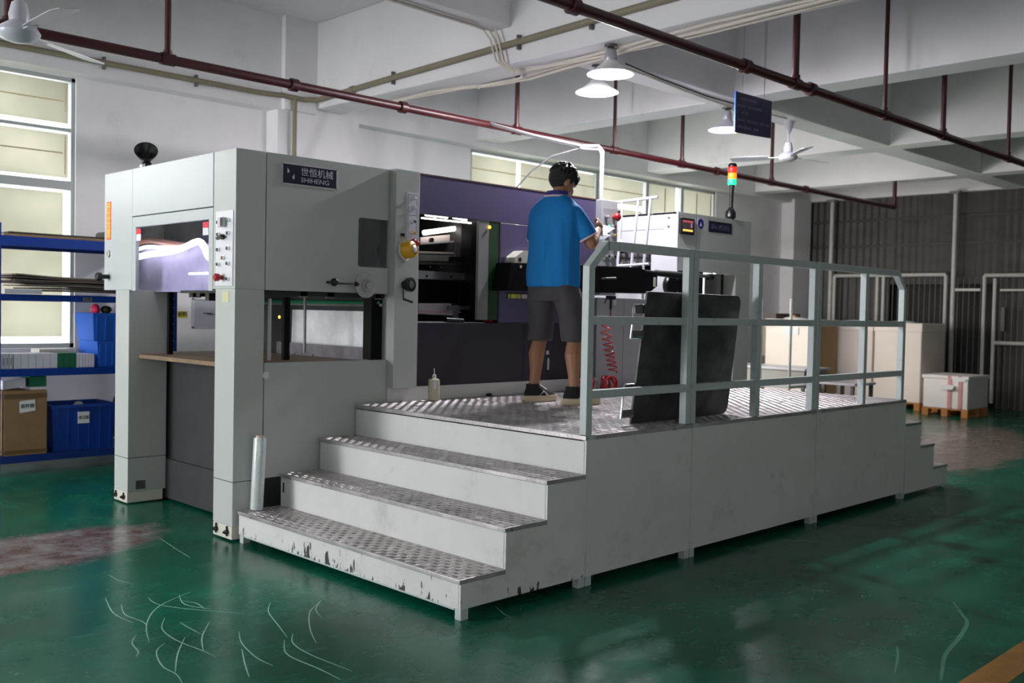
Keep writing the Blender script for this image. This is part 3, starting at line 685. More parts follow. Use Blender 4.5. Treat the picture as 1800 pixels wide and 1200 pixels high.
B('inner_frame', MB().box(3.95,3.985,5.30,5.34,1.62,2.1).box(3.90,3.92,5.36,5.39,1.62,2.05), dark, d)
B('inner_frame', X(3.80,4.03,5.9,5.92,1.66,1.70).box(3.80,4.03,6.1,6.12,1.80,1.84).box(3.70,4.03,6.5,6.52,1.60,2.1), dsteel, d)
B('white_block', X(3.83,3.93,5.40,5.43,1.93,1.975), lgrey, d)
# inside of the pile opening
def quadX(pts, Xp, th=0.006):
    A = [at(x,y,X_=Xp) for x,y in pts]; mb = MB(); k = len(A); mb.v = [tuple(p) for p in A]+[tuple(p+Vector((th,0,0))) for p in A]
    mb.f = [tuple(range(k)), tuple(range(2*k-1,k-1,-1))]+[(i,(i+1)%k,k+(i+1)%k,k+i) for i in range(k)]; return mb
B('paper_stop_sheet', quadX([(514,544),(641,547),(641,562),(646,562),(648,613),(512,604)],4.044), mat('shiny_sheet', (0.72,0.74,0.75), 0.4, 0.3, var=0.25, vscale=3), d)
B('jogger_plate', quadX([(486,600),(646,611),(646,633),(486,628)],3.97), mat('jogger_grey',(0.16,0.15,0.17),0.5,0.3,var=0.3,vscale=9), d)
for x_, y_ in ((518,622),(550,624)): q = at(x_,y_,X_=3.969); B('plate_slot', MB().box(q.x-0.002,q.x+0.001,q.y-0.004,q.y+0.004,q.z-0.008,q.z+0.008), ink, d)
B('cross_bar', MB().tube([(4.0,5.3,1.44),(4.0,6.9,1.44)],0.012,8), greenp, d, smooth=True); B('cross_bar', MB().tube([(4.02,5.3,1.425),(4.02,6.9,1.425)],0.010,8), steel, d, smooth=True)
for x in (3.42,3.62,4.0): B('gripper_bracket', X(x-0.025,x+0.025,5.30,5.33,1.462,1.5), olive, d)
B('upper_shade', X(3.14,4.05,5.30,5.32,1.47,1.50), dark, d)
for y in (5.75,6.45): B('guide_rod', MB().tube([(3.72,y,1.09),(3.72,y,1.5)],0.010,8), greyfr, d, smooth=True)
for px_, py_ in ((491,557),(647,563)):
    q = at(px_, py_, X_=3.72 if px_ < 500 else 4.03); B('indicator_led', MB().ell(q, 0.008,0.008,0.011, None, 10, 6), amber, d, smooth=True)
B('chain_guard', X(3.16,3.19,6.6,6.63,1.05,1.5), black, d); B('chain_guard', X(3.30,3.34,5.33,5.36,1.07,1.46), black, d); B('chain_guard', X(3.95,4.04,5.31,5.40,1.06,1.5), black, d); B('chain_guard', X(3.20,3.215,5.34,5.36,1.07,1.45), lgrey, d)
for y, z in ((5.62,1.44),(5.80,1.43),(5.92,1.455),(6.02,1.45)): B('cable_bracket', X(DX0+0.12,DX0+0.18,y,y+0.05,z,1.495), knobk, d)
B('cable_channel', X(DX0+0.10,DX0+0.20,5.54,6.15,1.478,1.495), knobk, d)
B('pile_board', X(2.99,4.02,5.30,7.05,1.022,1.050), woodtop, d, bevel=0.003)
B('pile_skirt', X(3.02,4.02,7.0,7.06,0.3,1.022), paint, d)
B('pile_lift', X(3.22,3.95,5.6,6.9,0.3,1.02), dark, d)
# nameplate
npx0, npx1, npz0, npz1 = 3.225, 3.628, 2.148, 2.280
npl = B('nameplate', X(npx0,npx1,DY0-0.004,DY0,npz0,npz1), alu, d, bevel=0.001)
B('nameplate_field', X(npx0+0.008,npx1-0.008,DY0-0.0052,DY0-0.003,npz0+0.008,npz1-0.008), navy, npl)
zc_ = (npz0+npz1)/2
text('世恒机械', 0.056, (3.355, DY0-0.0062, zc_+0.018), (1,0,0), (0,0,1), silver, npl, 'lettering', sx=1.08)
text('SHIHENG', 0.041, (3.357, DY0-0.0062, zc_-0.030), (1,0,0), (0,0,1), silver, npl, 'lettering', sx=1.22)
B('logo', MB().prism([(3.262,zc_+0.034),(3.270,zc_+0.026),(3.278,zc_+0.014),(3.268,zc_+0.004),(3.262,zc_+0.004)],1,DY0-0.0066,DY0-0.005).prism([(3.312,zc_+0.002),(3.312,zc_-0.030),(3.302,zc_-0.030),(3.296,zc_-0.018),(3.304,zc_-0.008)],1,DY0-0.0066,DY0-0.005), silver, npl)
for x in (npx0+0.005,npx1-0.005):
    for z in (npz0+0.005,npz1-0.005): B('rivet', MB().lathe([(0.006,0),(0.004,0.003)], (x,DY0-0.004,z), (0,-1,0), 8), chrome, npl)
# handwheel and grip
B('handwheel', MB().lathe([(0.02,-0.05),(0.02,0.0),(0.074,0.0),(0.082,0.006),(0.082,0.012),(0.074,0.020),(0.045,0.016),(0.038,0.010),(0.018,0.010)], (3.822,DY0-0.052,1.550), (0,-1,0), 36), mat('worn_grey_wheel', (0.42,0.42,0.39), 0.45, var=0.15, vscale=20), d, smooth=True)
B('wheel_hub', MB().lathe([(0.033,0),(0.033,0.012),(0.022,0.014),(0.022,0.035),(0.02,0.038)], (3.822,DY0-0.062,1.550), (0,-1,0), 24), steel, d, smooth=True)
B('grip_handle', MB().lathe([(0.006,0),(0.006,0.10),(0.008,0.16)], (3.740,DY0-0.08,1.556), (-1,0,0), 12).ell((3.565,DY0-0.08,1.562),0.026,0.024,0.026,None,16,10).ell((3.735,DY0-0.08,1.556),0.018,0.016,0.016,None,12,8), knobk, d, smooth=True)
B('grip_stem', MB().tube([(3.565,DY0,1.562),(3.565,DY0-0.08,1.562)],0.008,8), knobk, d)
B('round_sticker', MB().lathe([(0.022,0),(0.022,0.0006)], (3.135,DY0-0.0003,0.985), (0,-1,0), 20), mat('clear_sticker', (0.72,0.72,0.74),0.4), d)

# loudspeaker-like sensor on top of the unit
t = thing('beacon_horn', 'small black horn-shaped device standing on top of the delivery unit', 'horn', (2.99,6.62,DH))
B('horn', MB().lathe([(0.028,0),(0.034,0.04),(0.055,0.075),(0.075,0.115),(0.078,0.125),(0.068,0.12),(0.03,0.08)], (3.01,6.66,DH+0.05), (-0.35,-0.75,0.55), 20), knobk, t, smooth=True)
B('horn_cap', MB().lathe([(0.02,0),(0.03,0.01),(0.03,0.045),(0.02,0.05)], (3.01,6.68,DH+0.03), (0.3,0.9,0.1), 16), chrome, t, smooth=True)
B('bracket', X(2.985,3.03,6.62,6.67,DH,DH+0.05), knobk, t)

# stretch-film roll leaning by the pillar on the first step
t = thing('stretch_film_roll', 'roll of clear stretch film standing on the bottom step against the grey pillar', 'film roll', (3.04,5.185,0.19))
c0 = Vector((3.040,5.190,0.192)); ax = Vector((0.028,0.010,0.50)).normalized()
B('film', MB().lathe([(0.036,0.0),(0.0385,0.005),(0.0385,0.42),(0.036,0.428)], c0, ax, 28), filmroll, t, smooth=True)
B('cardboard_core', MB().lathe([(0.026,-0.001),(0.026,0.440),(0.022,0.440),(0.022,0.40)], c0, ax, 24), mat('pale_core', (0.55,0.42,0.38),0.8), t, smooth=True)

# ================================================================== DIE-CUTTING UNIT (middle)
PY = 5.262
u = thing('die_cutting_unit', 'purple-fronted press unit in the middle of the machine, open inspection hatch showing a lit tube', 'machine', (5.2,6.2,0))
B('top_beam', X(4.23,6.165,PY,PY+0.03,2.058,2.330), purple, u, bevel=0.003)
B('hatch_door', X(5.085,6.165,PY+0.002,PY+0.03,1.318,2.054), purple, u, bevel=0.003)
B('lower_panel', X(4.23,6.165,PY,PY+0.03,0.872,1.312), dpurple, u, bevel=0.003)
B('seam', X(5.35,5.354,PY-0.001,PY+0.002,0.875,1.30), black, u)
B('plinth', X(4.05,6.20,PY-0.005,PY+0.03,0.775,0.870), stairp, u)
B('plinth', X(4.05,6.2,PY+0.03,7.1,0.02,0.80), dark, u)
B('roof_plate', X(4.06,6.16,PY+0.03,7.1,2.30,2.326), dpurple, u)
B('roof_edge', X(4.26,6.16,PY-0.004,PY+0.01,2.326,2.334), mat('rust_edge', (0.12,0.05,0.035),0.8), u)
B('hatch_reveal', X(5.075,5.085,PY+0.002,5.75,1.312,2.058), dpurple, u)
B('rear_casing', X(4.06,6.16,7.08,7.10,0.8,2.30), dark, u)
B('green_guard', X(4.972,5.072,PY+0.004,PY+0.012,1.335,2.058), grdoor, u)
B('side_frame', X(4.87,4.972,PY+0.005,PY+0.03,1.335,2.058), greyfr, u)
B('dark_cheek', X(4.995,5.06,5.42,5.60,1.33,2.05).box(4.90,4.98,PY+0.06,PY+0.12,1.33,2.05), black, u)
B('indicator_led', MB().ell((4.968,PY-0.004,2.014),0.011,0.008,0.011,None,10,6), amber, u, smooth=True)
B('inner_wall', X(5.10,5.12,5.35,7.0,0.9,2.3), dark, u)
# lit interior
B('light_tube', MB().tube([at(745,409,Y_=5.80), at(819,399,Y_=5.80)],0.020,10), tubem, u, smooth=True)
B('light_diffuser', MB().tube([at(741,383,Y_=5.60), at(828,392,Y_=5.60)],0.006,6), tubem, u, smooth=True)
for a_, b_ in (((748,377),(767,380)),((769,379),(786,382)),((797,382),(820,386))): B('light_slot', MB().tube([at(*a_,Y_=5.45), at(*b_,Y_=5.45)],0.011,6), tubem, u, smooth=True)
def quadpx(pts, Y, th=0.012):
    A = [at(x,y,Y_=Y) for x,y in pts]; mb = MB(); k = len(A); mb.v = [tuple(p) for p in A]+[tuple(p+Vector((0,th,0))) for p in A]
    mb.f = [tuple(range(k)), tuple(range(2*k-1,k-1,-1))]+[(i,(i+1)%k,k+(i+1)%k,k+i) for i in range(k)]; return mb
whitepl = mat('white_steel_plate', (0.62,0.55,0.52), 0.45, 0.2, var=0.06, vscale=8)
B('slanted_plate', quadpx([(739,417),(824,409),(824,421),(739,427)],5.85), whitepl, u)
B('slanted_plate', quadpx([(739,427),(824,421),(824,424),(739,430)],5.80), lgrey, u)
for x,y in ((757,422),(799,419),(820,418)): q = at(x,y,Y_=5.845); B('pressure_screw', MB().lathe([(0.018,0),(0.018,0.02)], q, (0,-1,0), 12), knobk, u)
B('machine_frame_bar', X(5.20,5.27,5.70,5.78,1.72,2.12), greyfr, u)
B('slide_rail', quadpx([(737,447),(800,449),(824,452),(824,460),(737,458)],5.70), greyfr, u)
B('slide_rail', quadpx([(737,441),(822,444),(822,447),(737,445)],5.74), whitepl, u)
B('slide_rail', quadpx([(737,460),(824,463),(824,466),(737,464)],5.66), dsteel, u)
B('tool_bar', quadpx([(736,475),(817,480),(817,492),(736,490)],5.55,0.03), steel, u)
for x,y in ((750,488),(793,489)): q = at(x,y-3,Y_=5.548); B('bolt_hole', MB().lathe([(0.010,0),(0.010,0.003)], q, (0,-1,0), 10), ink, u)
B('press_block', X(4.1,5.0,5.62,6.9,1.46,1.62), black, u); B('press_block', X(4.1,5.05,6.0,6.9,1.75,1.80), dark, u)
B('die_chase', quadpx([(736,533),(792,533),(800,548),(800,555),(736,551)],5.52,0.3), mat('chase_grey',(0.50,0.48,0.50),0.5,0.3,var=0.08,vscale=9), u)
B('die_chase', quadpx([(736,545),(800,546),(812,549),(800,550),(736,549)],5.50,0.01), mat('pink_band',(0.52,0.30,0.38),0.5), u)
B('front_ledge', X(4.23,4.97,PY+0.03,5.55,1.300,1.316), alu, u)
B('lever_arm', MB().obox(at(803,441,Y_=5.50),(0.020,0,0),(0,0.01,0),(0,0,0.062)).lathe([(0.016,0),(0.016,0.012)],at(804,437,Y_=5.48),(0,-1,0),12), steel, u)
B('lever_base', MB().obox(at(803,456,Y_=5.5),(0.055,0,0),(0,0.03,0),(0,0,0.018)), knobk, u)
B('clamp', MB().obox(at(801,549,Y_=5.42),(0.016,0,0),(0,0.012,0),(0,0,0.055)).obox(at(797,541,Y_=5.42),(0.05,0,0),(0,0.02,0),(0,0,0.018)).obox(at(815,541,Y_=5.45),(0.07,0,0.004),(0,0.02,0),(0,0,0.012)), dsteel, u)
B('clamp_bar', MB().tube([at(783,562,Y_=5.30), at(813,564,Y_=5.30)],0.020,10), knobk, u, smooth=True)
B('red_rag', MB().ell(at(858,564,Y_=5.32),0.05,0.02,0.012,None,12,6), redp, u, smooth=True)
for x,y in ((756,469),(775,470)): B('screw', MB().ell(at(x,y,Y_=5.6),0.007,0.007,0.007,None,8,6), chrome, u)
# small hatch with coloured bottles behind the worker, hook row, grey bracket
B('hatch_slot', X(5.165,5.50,PY-0.003,PY+0.001,1.498,1.540), ink, u)
for (a_,b_,c_) in ((893,896,(0.45,0.5,0.05)),(898,908,(0.62,0.66,0.08)),(909,915,(0.45,0.5,0.08)),(917,926,(0.62,0.60,0.66)),(927,933,(0.45,0.42,0.25)),(934,944,(0.62,0.12,0.06))):
    p = at(a_,518,Y_=PY-0.004); q = at(b_,527,Y_=PY-0.004)
    B('sample_strip', X(p.x,q.x,PY-0.006,PY-0.003,1.500,1.532), mat('sample_%d'%a_, c_, 0.5), u)
for x in (5.12,5.155,5.19): B('hook', MB().tube([(x,PY,1.80),(x,PY-0.03,1.80),(x,PY-0.04,1.77),(x,PY-0.02,1.755)],0.006,6), steel, u, smooth=True)
B('label_mark', X(5.62,5.64,PY-0.002,PY,0.95,1.04), lgrey, u); B('label_mark', X(5.605,5.635,PY-0.002,PY,1.07,1.10), lgrey, u)
B('anchor_clip', MB().ell((4.97,PY-0.03,0.787),0.03,0.02,0.012,None,10,6), knobk, u)

# front control column between delivery and press
c = thing('control_column', 'slim grey control column with yellow-collared emergency switch, left of the purple press', 'control column', (4.15,5.3,0.87))
B('column_body', X(4.050,4.252,5.192,5.44,0.872,2.330), paint, c, bevel=0.004)
B('column_cover', X(4.056,4.240,5.44,6.9,0.80,2.29), dark, c)
pn = B('button_plate', X(4.140,4.232,5.189,5.192,1.865,2.185), mat('panel_silver',(0.62,0.63,0.68),0.4,0.2), c)
for (z,m_) in ((2.145,white),(2.080,lgrey),(1.990,greenp),(1.915,yellowp)): button(4.185,5.189,z,(0,-1,0),0.013,chrome,pn,0.03,m_)
B('plate_frame', X(4.15,4.152,5.1885,5.1892,1.90,2.17).box(4.222,4.224,5.1885,5.1892,1.90,2.17).box(4.15,4.224,5.1885,5.1892,2.168,2.17).box(4.15,4.224,5.1885,5.1892,2.03,2.032), knobk, pn)
ax = Vector((0.35,-0.9,0.15)).normalized()
B('emergency_collar', MB().lathe([(0.066,0),(0.066,0.006),(0.055,0.008),(0.054,0.075),(0.036,0.085),(0.036,0.03),(0.0,0.03)], (4.118,5.189,1.790), ax, 32), yellowp, c, smooth=True)
B('collar_ring', MB().lathe([(0.068,-0.002),(0.068,0.010),(0.06,0.010)], (4.116,5.189,1.788), ax, 32), cream, c, smooth=True)
B('mushroom_head', MB().lathe([(0.014,0),(0.014,0.04),(0.026,0.046),(0.026,0.062),(0.015,0.068)], Vector((4.118,5.189,1.790))+ax*0.025, ax, 20), alu, c, smooth=True)
B('round_tag', MB().lathe([(0.020,0),(0.020,0.006)], (4.128,5.165,1.895), (-0.3,-0.9,0.1), 18), fabwhite, c, smooth=True); B('tag_clip', X(4.09,4.125,5.175,5.192,1.885,1.905), knobk, c)
B('red_cap', MB().ell((4.182,5.165,1.855),0.020,0.018,0.020,None,14,8).ell((4.205,5.160,1.845),0.020,0.018,0.020,None,14,8), redp, c, smooth=True)
B('valve_knob', MB().lathe([(0.03,0),(0.03,0.03),(0.046,0.035),(0.048,0.062),(0.032,0.066),(0.030,0.058)], (4.13,5.192,1.563), (0.18,-1,0.05), 28), knobk, c, smooth=True)
B('knob_centre', MB().lathe([(0.026,0.050),(0.026,0.066),(0.014,0.068)], (4.13,5.192,1.563), (0.18,-1,0.05), 20), dsteel, c, smooth=True)
B('valve_lever', MB().tube([(4.10,5.165,1.53),(4.10,5.16,1.46)],0.005,6).tube([(4.098,5.155,1.468),(4.155,5.13,1.448)],0.008,6), knobk, c, smooth=True)

# column with start buttons next to the worker
c2 = thing('control_column', 'white control column with red mushroom button in front of the worker', 'control column', (6.27,5.3,0.775))
B('column_body', X(6.168,6.372,5.203,5.52,1.55,2.328), paint_w, c2, bevel=0.004)
pn = B('button_plate', X(6.190,6.366,5.200,5.203,1.84,2.26), mat('plate_mid_grey',(0.36,0.37,0.39),0.4,0.2), c2)
for x,z,m_ in ((6.215,2.190,white),(6.228,2.112,greenled),(6.312,2.115,redp),(6.312,2.045,yellowp),(6.225,2.045,knobk),(6.235,1.965,knobk),(6.315,1.965,knobk)): button(x,5.200,z,(0,-1,0),0.013,chrome,pn,0.025,m_)
for x in (6.235,6.31): button(x,5.200,1.868,(0,-1,0),0.014,chrome,pn,0.03,knobk)
B('emergency_button', MB().lathe([(0.015,0),(0.015,0.03),(0.032,0.034),(0.035,0.05),(0.025,0.064),(0.0,0.068)], (6.312,5.200,2.192), (0,-1,0), 24), redp, pn, smooth=True)
B('conduit_elbow', MB().tube([(6.185,5.235,2.33),(6.185,5.235,2.70),(6.19,5.26,2.735),(6.195,5.34,2.745),(6.20,5.46,2.765)],0.012,10).tube([(6.225,5.255,2.33),(6.225,5.255,2.73),(6.22,5.30,2.775),(6.21,5.46,2.79)],0.012,10), pvc, c2, smooth=True)

# ================================================================== FEEDER UNIT (right, far)
e = thing('feeder_unit', 'white and grey feeder unit at the far end of the machine, with a touch screen', 'machine', (7.5,6.2,0))
FX0, FX1 = 7.300, 8.520
B('head_side', X(FX0+0.02,FX1,PY,PY+0.02,1.80,2.330), paint, e, bevel=0.003)
lf = X(FX0,FX0+0.02,PY,5.555,1.53,2.330).box(FX0,FX0+0.02,5.555,6.02,2.0,2.33).box(FX0,FX0+0.02,6.02,7.1,1.53,2.33).box(FX0,FX0+0.02,5.555,6.02,1.53,1.80)
B('head_front', lf, paint_w, e, bevel=0.002)
B('front_seam', X(FX0-0.001,FX0,5.42,6.1,2.178,2.182), dsteel, e)
B('switch_plate', X(FX0-0.002,FX0,5.315,5.41,2.17,2.31), white, e)
for z in (2.285,2.205): button(FX0-0.002,5.36,z,(-1,0,0),0.013,steel,e,0.012)
B('head_roof', X(FX0,FX1,PY+0.02,7.1,2.31,2.328), paint_w, e); B('head_rear', X(FX0,FX1,7.08,7.10,0.1,2.31), paint_w, e)
B('recess_back', X(7.75,7.77,5.3,7.0,1.3,2.3), dark, e)
for k_, (px_,py_) in enumerate(((1097,455),(1106,452),(1118,453),(1128,455),(1136,452))):
    q = at(px_,py_,X_=7.45); B('roller', MB().lathe([(0.03,-0.06),(0.045,-0.05),(0.03,0),(0.045,0.05),(0.03,0.06)], q, (0,0,1), 12), steel if k_%2 else alu, e, smooth=True)
B('roller_shaft', MB().tube([(7.42,5.56,1.88),(7.42,6.0,1.88)],0.012,8).tube([(7.40,5.56,1.93),(7.40,6.0,1.93)],0.008,8), dsteel, e, smooth=True)
sq = B('touch_screen', X(7.318,7.525,PY-0.022,PY,2.130,2.277), knobk, e, bevel=0.003)
B('screen_glass', X(7.338,7.505,PY-0.024,PY-0.0215,2.150,2.262), mat('screen_dark',(0.12,0.10,0.12),0.2), sq)
B('screen_band', X(7.345,7.498,PY-0.0255,PY-0.0238,2.238,2.255), mat('screen_red',(0.5,0.1,0.12),0.3,emit=(0.6,0.1,0.12),estr=0.35), sq)
B('screen_band', X(7.347,7.495,PY-0.0255,PY-0.0238,2.158,2.174), mat('screen_yellow',(0.9,0.6,0.1),0.3,emit=(1.0,0.6,0.1),estr=0.8), sq)
B('screen_band', X(7.465,7.485,PY-0.0255,PY-0.0238,2.195,2.235), mat('screen_pink',(0.5,0.2,0.4),0.3,emit=(0.5,0.2,0.45),estr=0.3), sq)
B('panel_seam', X(7.585,7.589,PY-0.001,PY+0.001,1.80,2.33), dsteel, e)
B('notice_plate', X(7.600,7.765,PY-0.002,PY,2.185,2.315), lgrey, e)
B('round_mark', MB().lathe([(0.046,0),(0.046,0.002)], (7.650,PY-0.002,2.245), (0,-1,0), 24), mat('deep_blue',(0.01,0.01,0.22),0.4), e)
B('round_mark_emblem', MB().prism([(7.635,2.225),(7.665,2.225),(7.650,2.262)],1,PY-0.0055,PY-0.004), silver, e)
np2 = B('model_plate', X(7.782,8.170,PY-0.004,PY,2.182,2.285), navy, e, bevel=0.001)
text('SH-1050SE', 0.074, (7.976,PY-0.0048,2.232), (1,0,0), (0,0,1), fadednavy, np2, 'lettering', align='CENTER', sx=0.98)
B('far_leg', X(8.262,FX1,PY,5.62,0.02,1.80), paint, e, bevel=0.003)
B('base_panel', X(6.205,7.26,PY,PY+0.02,0.775,1.53), paint_w, e); B('base_panel', X(7.265,7.60,PY,PY+0.02,0.775,1.53), paint_w, e)
B('panel_seam', X(6.555,6.558,PY-0.001,PY+0.001,0.78,1.52), dsteel, e)
B('base_body', X(6.205,7.60,PY+0.02,7.08,0.02,1.50), paint_w, e)
B('base_body', X(7.60,8.262,PY+0.06,7.08,0.02,0.5), dark, e)
B('feed_table', X(6.375,7.30,5.30,7.0,1.50,1.53), steel, e)
B('pile_side', X(7.62,8.05,5.9,6.9,0.5,1.74), mat('brown_board_pile',(0.36,0.22,0.16),0.7,var=0.15,vscale=5,stretch=(1,1,12)), e)
B('pile_guide', MB().tube([(7.70,5.80,1.75),(7.86,5.78,1.3)],0.015,8).tube([(7.95,5.8,1.78),(7.95,5.8,1.2)],0.015,8), alu, e, smooth=True)
B('light_tube', MB().tube([at(1227,466,Y_=5.75), at(1258,468,Y_=5.75)],0.035,10).tube([at(1255,466,Y_=5.75), at(1256,484,Y_=5.75)],0.014,8), tubem, e, smooth=True)
B('inner_post', X(8.03,8.10,5.32,5.40,0.5,1.80), greyfr, e); B('inner_post', X(8.12,8.16,5.33,5.37,0.5,1.80), black, e)
# guard frame of thin white tubes over the feed table
g = thing('sheet_guard_frame', 'white tubular guard frame standing over the feed table beside the white column', 'guard', (6.7,5.2,1.80))
B('top_bar', MB().tube([(6.7,5.50,2.368),(6.7,5.045,2.385)],0.013,8), fabwhite, g, smooth=True)
for a_, b_ in (((6.7,5.42,2.375),(6.7,5.46,1.82)),((6.7,5.245,2.375),(6.7,5.31,1.80)),((6.7,5.115,2.375),(6.7,5.175,1.80))): B('upright', MB().tube([a_,b_],0.012,8), fabwhite, g, smooth=True)
B('bottom_bar', MB().tube([(6.7,5.47,1.815),(6.7,5.12,1.825)],0.012,8), mat('lilac_tube',(0.5,0.48,0.6),0.4), g, smooth=True)
B('chain_link', MB().tube([(6.7,5.49,2.30),(6.7,5.49,2.08)],0.008,6).tube([(6.7,5.44,2.27),(6.7,5.44,2.05)],0.008,6).obox((6.7,5.465,2.28),(0.01,0,0),(0,0.04,0),(0,0,0.015)), knobk, g)
B('clip', MB().ell((6.7,5.44,2.02),0.02,0.03,0.025,None,10,6), alu, g, smooth=True)
for y_, z0_ in ((5.46,1.53),(5.175,1.53)): B('foot_post', MB().tube([(6.7,y_,z0_),(6.7,y_,1.82)],0.010,8), fabwhite, g)
# black side cabinet with the shaft and air gun
k = thing('drive_arm_housing', 'long black drive housing projecting from the press behind the worker', 'housing', (5.9,5.15,1.55))
B('housing', MB().prism([(5.0,1.552),(6.68,1.575),(6.80,1.640),(6.80,1.73),(6.55,1.79),(5.04,1.757)],1,5.10,PY-0.002), black, k, bevel=0.004)
B('top_bracket', MB().prism([(5.13,1.757),(5.13,1.80),(5.22,1.855),(5.50,1.85),(5.50,1.757)],1,5.15,PY-0.004), cream, k)
for x in (5.18,5.40): B('bracket_hole', MB().lathe([(0.018,0),(0.018,0.002)], (x,5.15,1.785), (0,-1,0), 16), ink, k)
B('white_label', X(6.745,6.775,5.097,5.10,1.635,1.715), cream, k)
B('handle', MB().tube([(6.07,5.10,1.675),(6.07,5.07,1.68),(6.20,5.07,1.685),(6.20,5.10,1.68)],0.010,6), dsteel, k, smooth=True)
B('bolt', MB().lathe([(0.012,0),(0.012,0.012)], (5.13,5.10,1.73), (0,-1,0), 10), chrome, k)
B('shaft', MB().tube([(6.80,5.12,1.765),(7.65,5.12,1.755)],0.018,10), chrome, k, smooth=True); B('shaft_sleeve', MB().tube([(6.62,5.12,1.755),(7.22,5.12,1.738)],0.022,10), knobk, k, smooth=True); B('shaft_collar', MB().tube([(7.58,5.12,1.75),(7.64,5.12,1.75)],0.03,10), knobk, k, smooth=True)
B('pulley', MB().lathe([(0.085,0),(0.09,0.01),(0.09,0.04),(0.085,0.05)], (7.14,5.235,1.66), (0,-1,0), 24), knobk, k, smooth=True)
h = thing('air_gun', 'air gun with red coiled hose hanging below the black housing', 'air hose', (6.0,5.04,0.78))
gx = at(1074,522,Y_=5.06)
B('nozzle', MB().tube([gx, gx+Vector((0,0,-0.10))],0.011,8).tube([gx+Vector((-0.03,0,0.0)), gx+Vector((-0.07,0,-0.035)), gx+Vector((-0.08,0,-0.05))],0.005,6).obox(gx+Vector((0,0,-0.005)),(0.04,0,0),(0,0.02,0),(0,0,0.016)), knobk, h, smooth=True)
B('regulator', MB().lathe([(0.018,0),(0.022,0.02),(0.022,0.05),(0.012,0.055)], gx+Vector((0.035,0,-0.07)), (0,0,1), 12), mat('clear_plastic',(0.5,0.5,0.52),0.3), h, smooth=True)
pts = [gx+Vector((0,0,-0.08)), gx+Vector((0,0,-0.13)), gx+Vector((-0.005,0,-0.2)), gx+Vector((-0.03,0,-0.215)), gx+Vector((-0.10,0,-0.225))]
zt, zb = at(1062,572,Y_=5.0).z, 0.93
NC = 8.5; K = int(NC*14); xt = at(1063,572,Y_=5.0).x; xb_ = at(1078,660,Y_=5.0).x
for i in range(K+1):
    t_ = i/K; tt = t_**0.82; an = 2*PI*NC*t_
    pts.append(Vector((xt+(xb_-xt)*tt+0.050*math.sin(an), 5.0+0.03*math.cos(an), zt+(zb-zt)*(tt))))
B('coiled_hose', MB().tube(pts, 0.0055, 6), redp, h, smooth=True)
mb = MB()
random.seed(3)
for (cx,cy,R_,n_) in ((6.03,4.985,0.062,9),(5.86,5.06,0.060,8)):
    for i in range(n_):
        P_ = []; tl = random.uniform(-0.5,0.5); t2_ = random.uniform(-0.5,0.5); off = (i-n_/2)*0.011
        for q in range(21):
            an = 2*PI*q/20; v_ = Vector((R_*math.cos(an), 0, R_*math.sin(an))); v_ = Matrix.Rotation(tl,3,'Z')@v_; v_ = Matrix.Rotation(t2_,3,'X')@v_
            P_.append((cx+v_.x+off*0.4, cy+v_.y+off, 0.777+0.0075+R_+v_.z*0.97))
        mb.tube(P_, 0.0065, 6)
B('hose_bundle', mb, redp, h, smooth=True)
# signal tower light
s = thing('signal_tower', 'stack light with red, amber and green lenses on top of the feeder', 'signal light', (8.20,5.29,2.33))
B('base_boot', MB().lathe([(0.035,0),(0.052,0.02),(0.050,0.07),(0.028,0.10),(0.024,0.11)], (8.185,5.29,2.33), (0.05,-0.02,1), 18), knobk, s, smooth=True)
B('stem', MB().lathe([(0.020,0),(0.020,0.16),(0.026,0.24)], (8.19,5.288,2.43), (0.03,0,1), 14), knobk, s, smooth=True)
zz = 2.66
for m_ in (grnglow, ambglow, redglow):
    B('lens', MB().lathe([(0.040,0),(0.042,0.004),(0.042,0.052),(0.040,0.056)], (8.197,5.287,zz), (0,0,1), 20), m_, s, smooth=True); zz += 0.058
B('cap', MB().lathe([(0.042,0),(0.042,0.02),(0.03,0.035),(0,0.038)], (8.197,5.287,zz), (0,0,1), 20), knobk, s, smooth=True)

# squeeze bottle on the deck
t = thing('squeeze_bottle', 'grimy cream squeeze bottle standing on the platform by the press', 'bottle', (4.375,5.16,0.777))
B('bottle_body', MB().lathe([(0.032,0),(0.038,0.006),(0.039,0.13),(0.037,0.145),(0.025,0.153),(0.014,0.155)], (4.375,5.155,0.777), (0,0,1), 24), bottlem, t, smooth=True)
B('cap', MB().lathe([(0.014,0),(0.014,0.022),(0.008,0.026)], (4.375,5.155,0.932), (0,0,1), 16), cream, t, smooth=True)
B('spout', MB().tube([(4.375,5.155,0.955),(4.375,5.155,0.985),(4.371,5.152,1.0)],0.004,8), fabwhite, t, smooth=True)
B('paper_label', MB().prism([(4.345,5.120),(4.352,5.1145),(4.360,5.1135),(4.360,5.1155),(4.352,5.118)],2,0.865,0.915), white, t)

